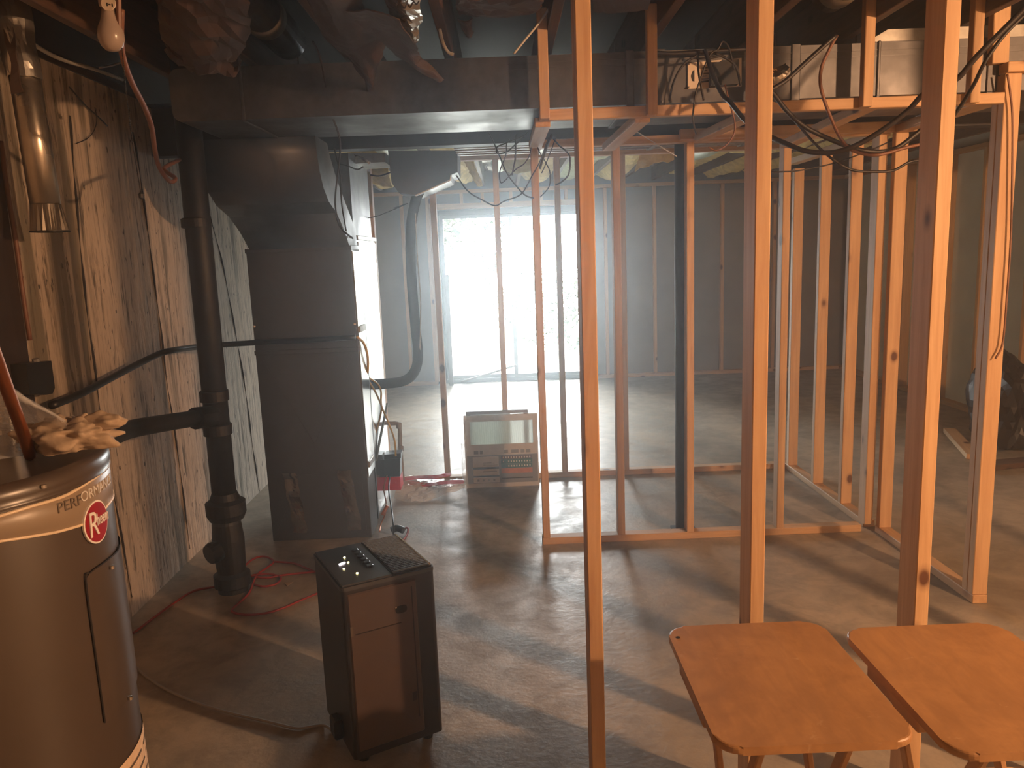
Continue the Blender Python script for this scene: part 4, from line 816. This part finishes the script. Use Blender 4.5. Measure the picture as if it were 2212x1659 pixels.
# round duct in a bay
t = thing('round_duct', (-.85, 3.0, 2.4), 'round grey metal duct running between joists at the upper left', 'duct')
obj('pipe', tube(bmesh.new(), [(-.80, 1.0, 2.46), (-.83, 2.2, 2.46), (-.85, 3.4, 2.46)], .075, 24, False), M['galvdark'], t, smooth=True); obj('coupling', tube(bmesh.new(), [(-.846, 3.0, 2.46), (-.848, 3.09, 2.46)], .079, 24, False), M['galv'], t, smooth=True)
t = thing('round_duct', (1.65, 2.6, 2.4), 'round dull duct in the joist bay above the second tall stud', 'duct')
obj('pipe', tube(bmesh.new(), [(1.24, 1.2, 2.45), (1.24, 3.0, 2.45)], .07, 20, False), M['galvdark'], t, smooth=True); obj('coupling', tube(bmesh.new(), [(1.24, 2.86, 2.45), (1.24, 2.94, 2.45)], .075, 20, False), M['galv'], t, smooth=True)
# rear bays: sagging fibre and foil between the joists beyond the beam
k = 0
rear = ['third bay from the left wall', 'bay above the furnace', 'bay left of the glass door', 'bay above the left sash', 'bay above the right sash', 'bay right of the glass door', 'bay left of the black post', 'bay right of the black post', 'bay beyond the second tall stud', 'bay beyond the third tall stud', 'last bay towards the right wall']
for k in range(11):
    x0 = .222+.406*(k-4)+.03; x1 = x0+.346; R = random.Random(100+k); rows = []
    for j in range(5):
        y = 5.3+j*.95; sag = 0 if k in (1, 3, 7) else R.uniform(.02, .17)*(1 if j % 2 else .5); rows.append([Vector((x0, y, 2.47+.05*(k in (1, 3, 7)))), Vector(((x0+x1)/2, y+R.uniform(-.1, .1), 2.43-sag+.07*(k in (1, 3, 7)))), Vector((x1, y, 2.47+.05*(k in (1, 3, 7))))])
    batt(rows, M[('fiber', 'fiberw', 'fiber', 'foil')[k % 4]] if k < 8 else M['fiber'], 'sagging '+('yellow', 'pale', 'yellow', 'foil faced')[k % 4 if k < 8 else 0]+' batt in the '+rear[k], 100+k, .02, .02, 'insulation', 'batts between the rear joists')
for i, (x, y0, y1, lb) in enumerate(((-.793, 5.2, 6.8, 'pale flexible duct in the ceiling left of the glass door'), (.019, 5.6, 7.2, 'pale green flexible duct in the ceiling above the left sash'), (1.643, 5.5, 7.0, 'pale flexible duct in the ceiling right of the black post'))):
    tag(obj('flexible_duct', tube(bmesh.new(), [(x, y0, 2.345), (x+.02, (y0+y1)/2, 2.325), (x-.01, y1, 2.36)], .072, 18), M['flex'], smooth=True), lb, 'duct')
for i, (pts, lb, m) in enumerate((([[(752, 320, 5.6), (792, 320, 5.6), (842, 318, 5.6)], [(755, 352, 5.6), (790, 362, 5.6), (838, 358, 5.6)], [(748, 380, 5.5), (800, 400, 5.5), (845, 408, 5.5)]], 'torn yellow insulation hanging behind the furnace', 'fiber'), ([[(996, 312, 5.9), (1008, 314, 5.9), (1016, 312, 5.9)], [(1000, 345, 5.9), (1013, 350, 5.9), (1022, 345, 5.9)], [(1015, 370, 5.9), (1022, 375, 5.9), (1030, 372, 5.9)], [(1030, 398, 5.9), (1034, 400, 5.9), (1040, 398, 5.9)]], 'yellow strip of insulation hanging left above the glass door', 'fiber'), ([[(1078, 312, 5.7), (1102, 312, 5.7), (1152, 312, 5.7)], [(1080, 345, 5.7), (1100, 350, 5.7), (1150, 345, 5.7)], [(1085, 365, 5.7), (1110, 375, 5.7), (1150, 366, 5.7)]], 'pale shredded insulation above the middle of the glass door', 'fiberw'), ([[(1385, 300, 5.8), (1432, 300, 5.8), (1492, 298, 5.8)], [(1380, 335, 5.8), (1430, 332, 5.8), (1490, 328, 5.8)], [(1370, 370, 5.8), (1420, 352, 5.8), (1480, 345, 5.8)]], 'yellow torn insulation left of the black post', 'fiber'))):
    batt([[at(*p) for p in r] for r in pts], M[m], lb, 200+i, .012, .012)

# ------------------------------------------------------------ cables
def px_wire(pts, Y, r, mat, label, group='loose cables hung among the studs', name='loose_cable'):
    n = len(pts); f = (lambda i: Y[0]+(Y[1]-Y[0])*i/(n-1)) if isinstance(Y, tuple) else (lambda i: Y)
    wire(name, [at(x, y, f(i)) for i, (x, y) in enumerate(pts)], r, M[mat], label, 'cable', group)
px_wire([(2260, -30), (2190, 42), (2110, 122), (2070, 168), (2030, 185), (1993, 205), (1960, 240), (1900, 285), (1840, 318), (1790, 330), (1740, 326), (1700, 311), (1668, 297), (1635, 278), (1606, 256), (1577, 220), (1564, 209), (1548, 180), (1536, 151), (1523, 108)], (2.3, 2.98), .0085, 'cable', 'thick black cable looping lowest from the top right corner to the control plate')
px_wire([(1640, 178), (1670, 202), (1700, 240), (1740, 275), (1800, 304), (1850, 322), (1900, 328), (1940, 318), (1985, 284), (2020, 255)], 2.85, .0085, 'cable', 'thick black cable sagging between the second and third tall studs')
px_wire([(1808, 76), (1790, 110), (1775, 145), (1772, 180), (1780, 215), (1795, 255), (1812, 292), (1832, 318), (1860, 331), (1900, 334), (1960, 318), (2010, 308)], 2.80, .006, 'brcable', 'brown cable falling from the joists and curving right')
px_wire([(1650, 210), (1690, 226), (1725, 270), (1760, 310), (1800, 345), (1840, 367), (1890, 371), (1930, 368), (1965, 350), (2000, 344)], 2.95, .005, 'cable', 'thin black cable hanging lowest in front of the closet studs')
px_wire([(1806, 76), (1770, 108), (1735, 140), (1700, 172), (1672, 190), (1640, 205)], 2.78, .008, 'cable', 'black cable slanting from the joists to the foil end')
px_wire([(2215, 30), (2170, 75), (2130, 130), (2105, 180), (2080, 222), (2060, 250)], 2.5, .006, 'cable', 'thinner black cable slanting beside the thick one at the upper right')
px_wire([(1640, 372), (1690, 371), (1730, 368), (1800, 353), (1850, 336), (1900, 316), (1960, 286)], 3.943, .0035, 'cable', 'hair thin dark wire strung across the closet studs')
px_wire([(2176, 160), (2182, 200), (2187, 260), (2186, 400), (2183, 520), (2175, 640), (2166, 740), (2150, 775)], 3.05, .004, 'brcable', 'thin brown wire running down the near stud at the right')
G2 = 'tangle of cables at the control plate'
for pts, r, lb in (([(1512, 112), (1499, 124), (1482, 134), (1465, 156), (1453, 184), (1446, 218)], 0.0042, 'dark cable bowing left of the control plate'), ([(1505, 110), (1508, 127), (1509, 156), (1516, 194), (1520, 217)], 0.0042, 'dark cable hanging straight over the control plate'),
                   ([(1550, 108), (1538, 114), (1526, 134), (1515, 166), (1503, 201), (1498, 236), (1497, 261), (1504, 290)], 0.0035, 'brown cable crossing the control plate and falling past the soffit rail'), ([(1490, 124), (1515, 127), (1540, 124), (1556, 121)], 0.0042, 'short dark cable lying along the top of the control plate'),
                   ([(1545, 112), (1553, 103), (1561, 90), (1573, 100), (1580, 124), (1586, 150)], 0.0035, 'small dark loop standing above the control plate'), ([(1566, 183), (1574, 215), (1582, 243), (1587, 263), (1585, 290), (1570, 312), (1548, 325), (1530, 318)], 0.0031, 'thin cable hooking below the soffit rail right of the control plate'),
                   ([(1400, 112), (1450, 116), (1520, 112), (1580, 108), (1640, 105)], 0.0084, 'thick dark bundle lying along the top edge of the trunk duct'), ([(1545, 115), (1565, 124), (1582, 135), (1592, 150), (1600, 185)], 0.0049, 'dark cable falling right of the black box on the duct')):
    px_wire(pts, 3.0 if r < .008 else 3.06, r, 'cable' if r > .0033 else 'brcable', lb, G2)
G3 = 'tangle of cables below the steel beam'
for pts, r, lb in (([(1050, 280), (1057, 289), (1073, 322), (1093, 370), (1114, 400), (1135, 422), (1153, 428)], 0.0035, 'cable slanting down from the beam above the glass door'), ([(1140, 285), (1131, 293), (1093, 309), (1074, 318), (1075, 331), (1093, 329), (1113, 313), (1134, 293)], 0.0042, 'small coiled loop hanging from the beam'),
                   ([(1115, 290), (1114, 300), (1113, 342), (1106, 379)], 0.0042, 'short straight cable end below the beam'), ([(1100, 300), (1094, 313), (1093, 334), (1080, 369), (1081, 393), (1090, 391), (1114, 366), (1133, 353), (1146, 329), (1147, 300)], 0.0028, 'wide thin loop left of the end stud'),
                   ([(1186, 295), (1180, 312), (1166, 350), (1150, 379), (1126, 419), (1090, 434), (1069, 444), (1040, 431), (1010, 412), (985, 378)], 0.0035, 'long cable swagged left across the top of the glass door'), ([(1200, 298), (1198, 305), (1179, 354), (1170, 374)], 0.0028, 'short slanting cable right of the end stud'),
                   ([(1160, 315), (1166, 329), (1180, 353), (1188, 373), (1186, 403), (1167, 426)], 0.0028, 'round loop right of the end stud'), ([(1196, 300), (1210, 316), (1230, 336), (1229, 374), (1216, 391), (1200, 400)], 0.0042, 'cable hooked beside the nearest tall stud'),
                   ([(1192, 290), (1182, 315), (1172, 345), (1166, 365)], 0.0063, 'thick cable bundle running down beside the end stud')):
    px_wire(pts, 3.84, r, 'cable', lb, G3)
px_wire([(676, 90), (690, 120), (702, 175), (712, 235), (730, 285), (735, 320), (730, 370), (724, 440), (735, 490), (762, 515)], (3.0, 3.5), .004, 'cable', 'thin black wire hanging before the trunk duct and the return duct neck')
px_wire([(722, 320), (735, 380), (738, 440), (748, 500)], 3.52, .0035, 'cable', 'second thin black wire beside the return duct neck')
px_wire([(728, 352), (750, 358), (772, 366), (785, 360)], 4.3, .004, 'cable', 'short dark cable above the furnace')
px_wire([(800, 378), (820, 380), (845, 372)], 4.5, .004, 'cable', 'short dark cable left of the supply boot')
px_wire([(945, -30), (946, 20), (950, 60), (957, 92), (968, 112), (980, 118)], 2.95, .006, 'whcable', 'white cable dropping from the joists to the top of the trunk duct')
px_wire([(1200, -10), (1185, 20), (1160, 55), (1135, 85), (1110, 116)], 2.95, .004, 'whcable', 'thin grey cable slanting to the top of the trunk duct')
px_wire([(1365, 278), (1400, 300), (1440, 325), (1462, 338)], 3.9, .0025, 'whcable', 'thin pale string slanting towards the black post')
px_wire([(850, 450), (880, 440), (810, 468), (770, 470)], 4.95, .003, 'cable', 'faint thin cable crossing the back frame beside the furnace')
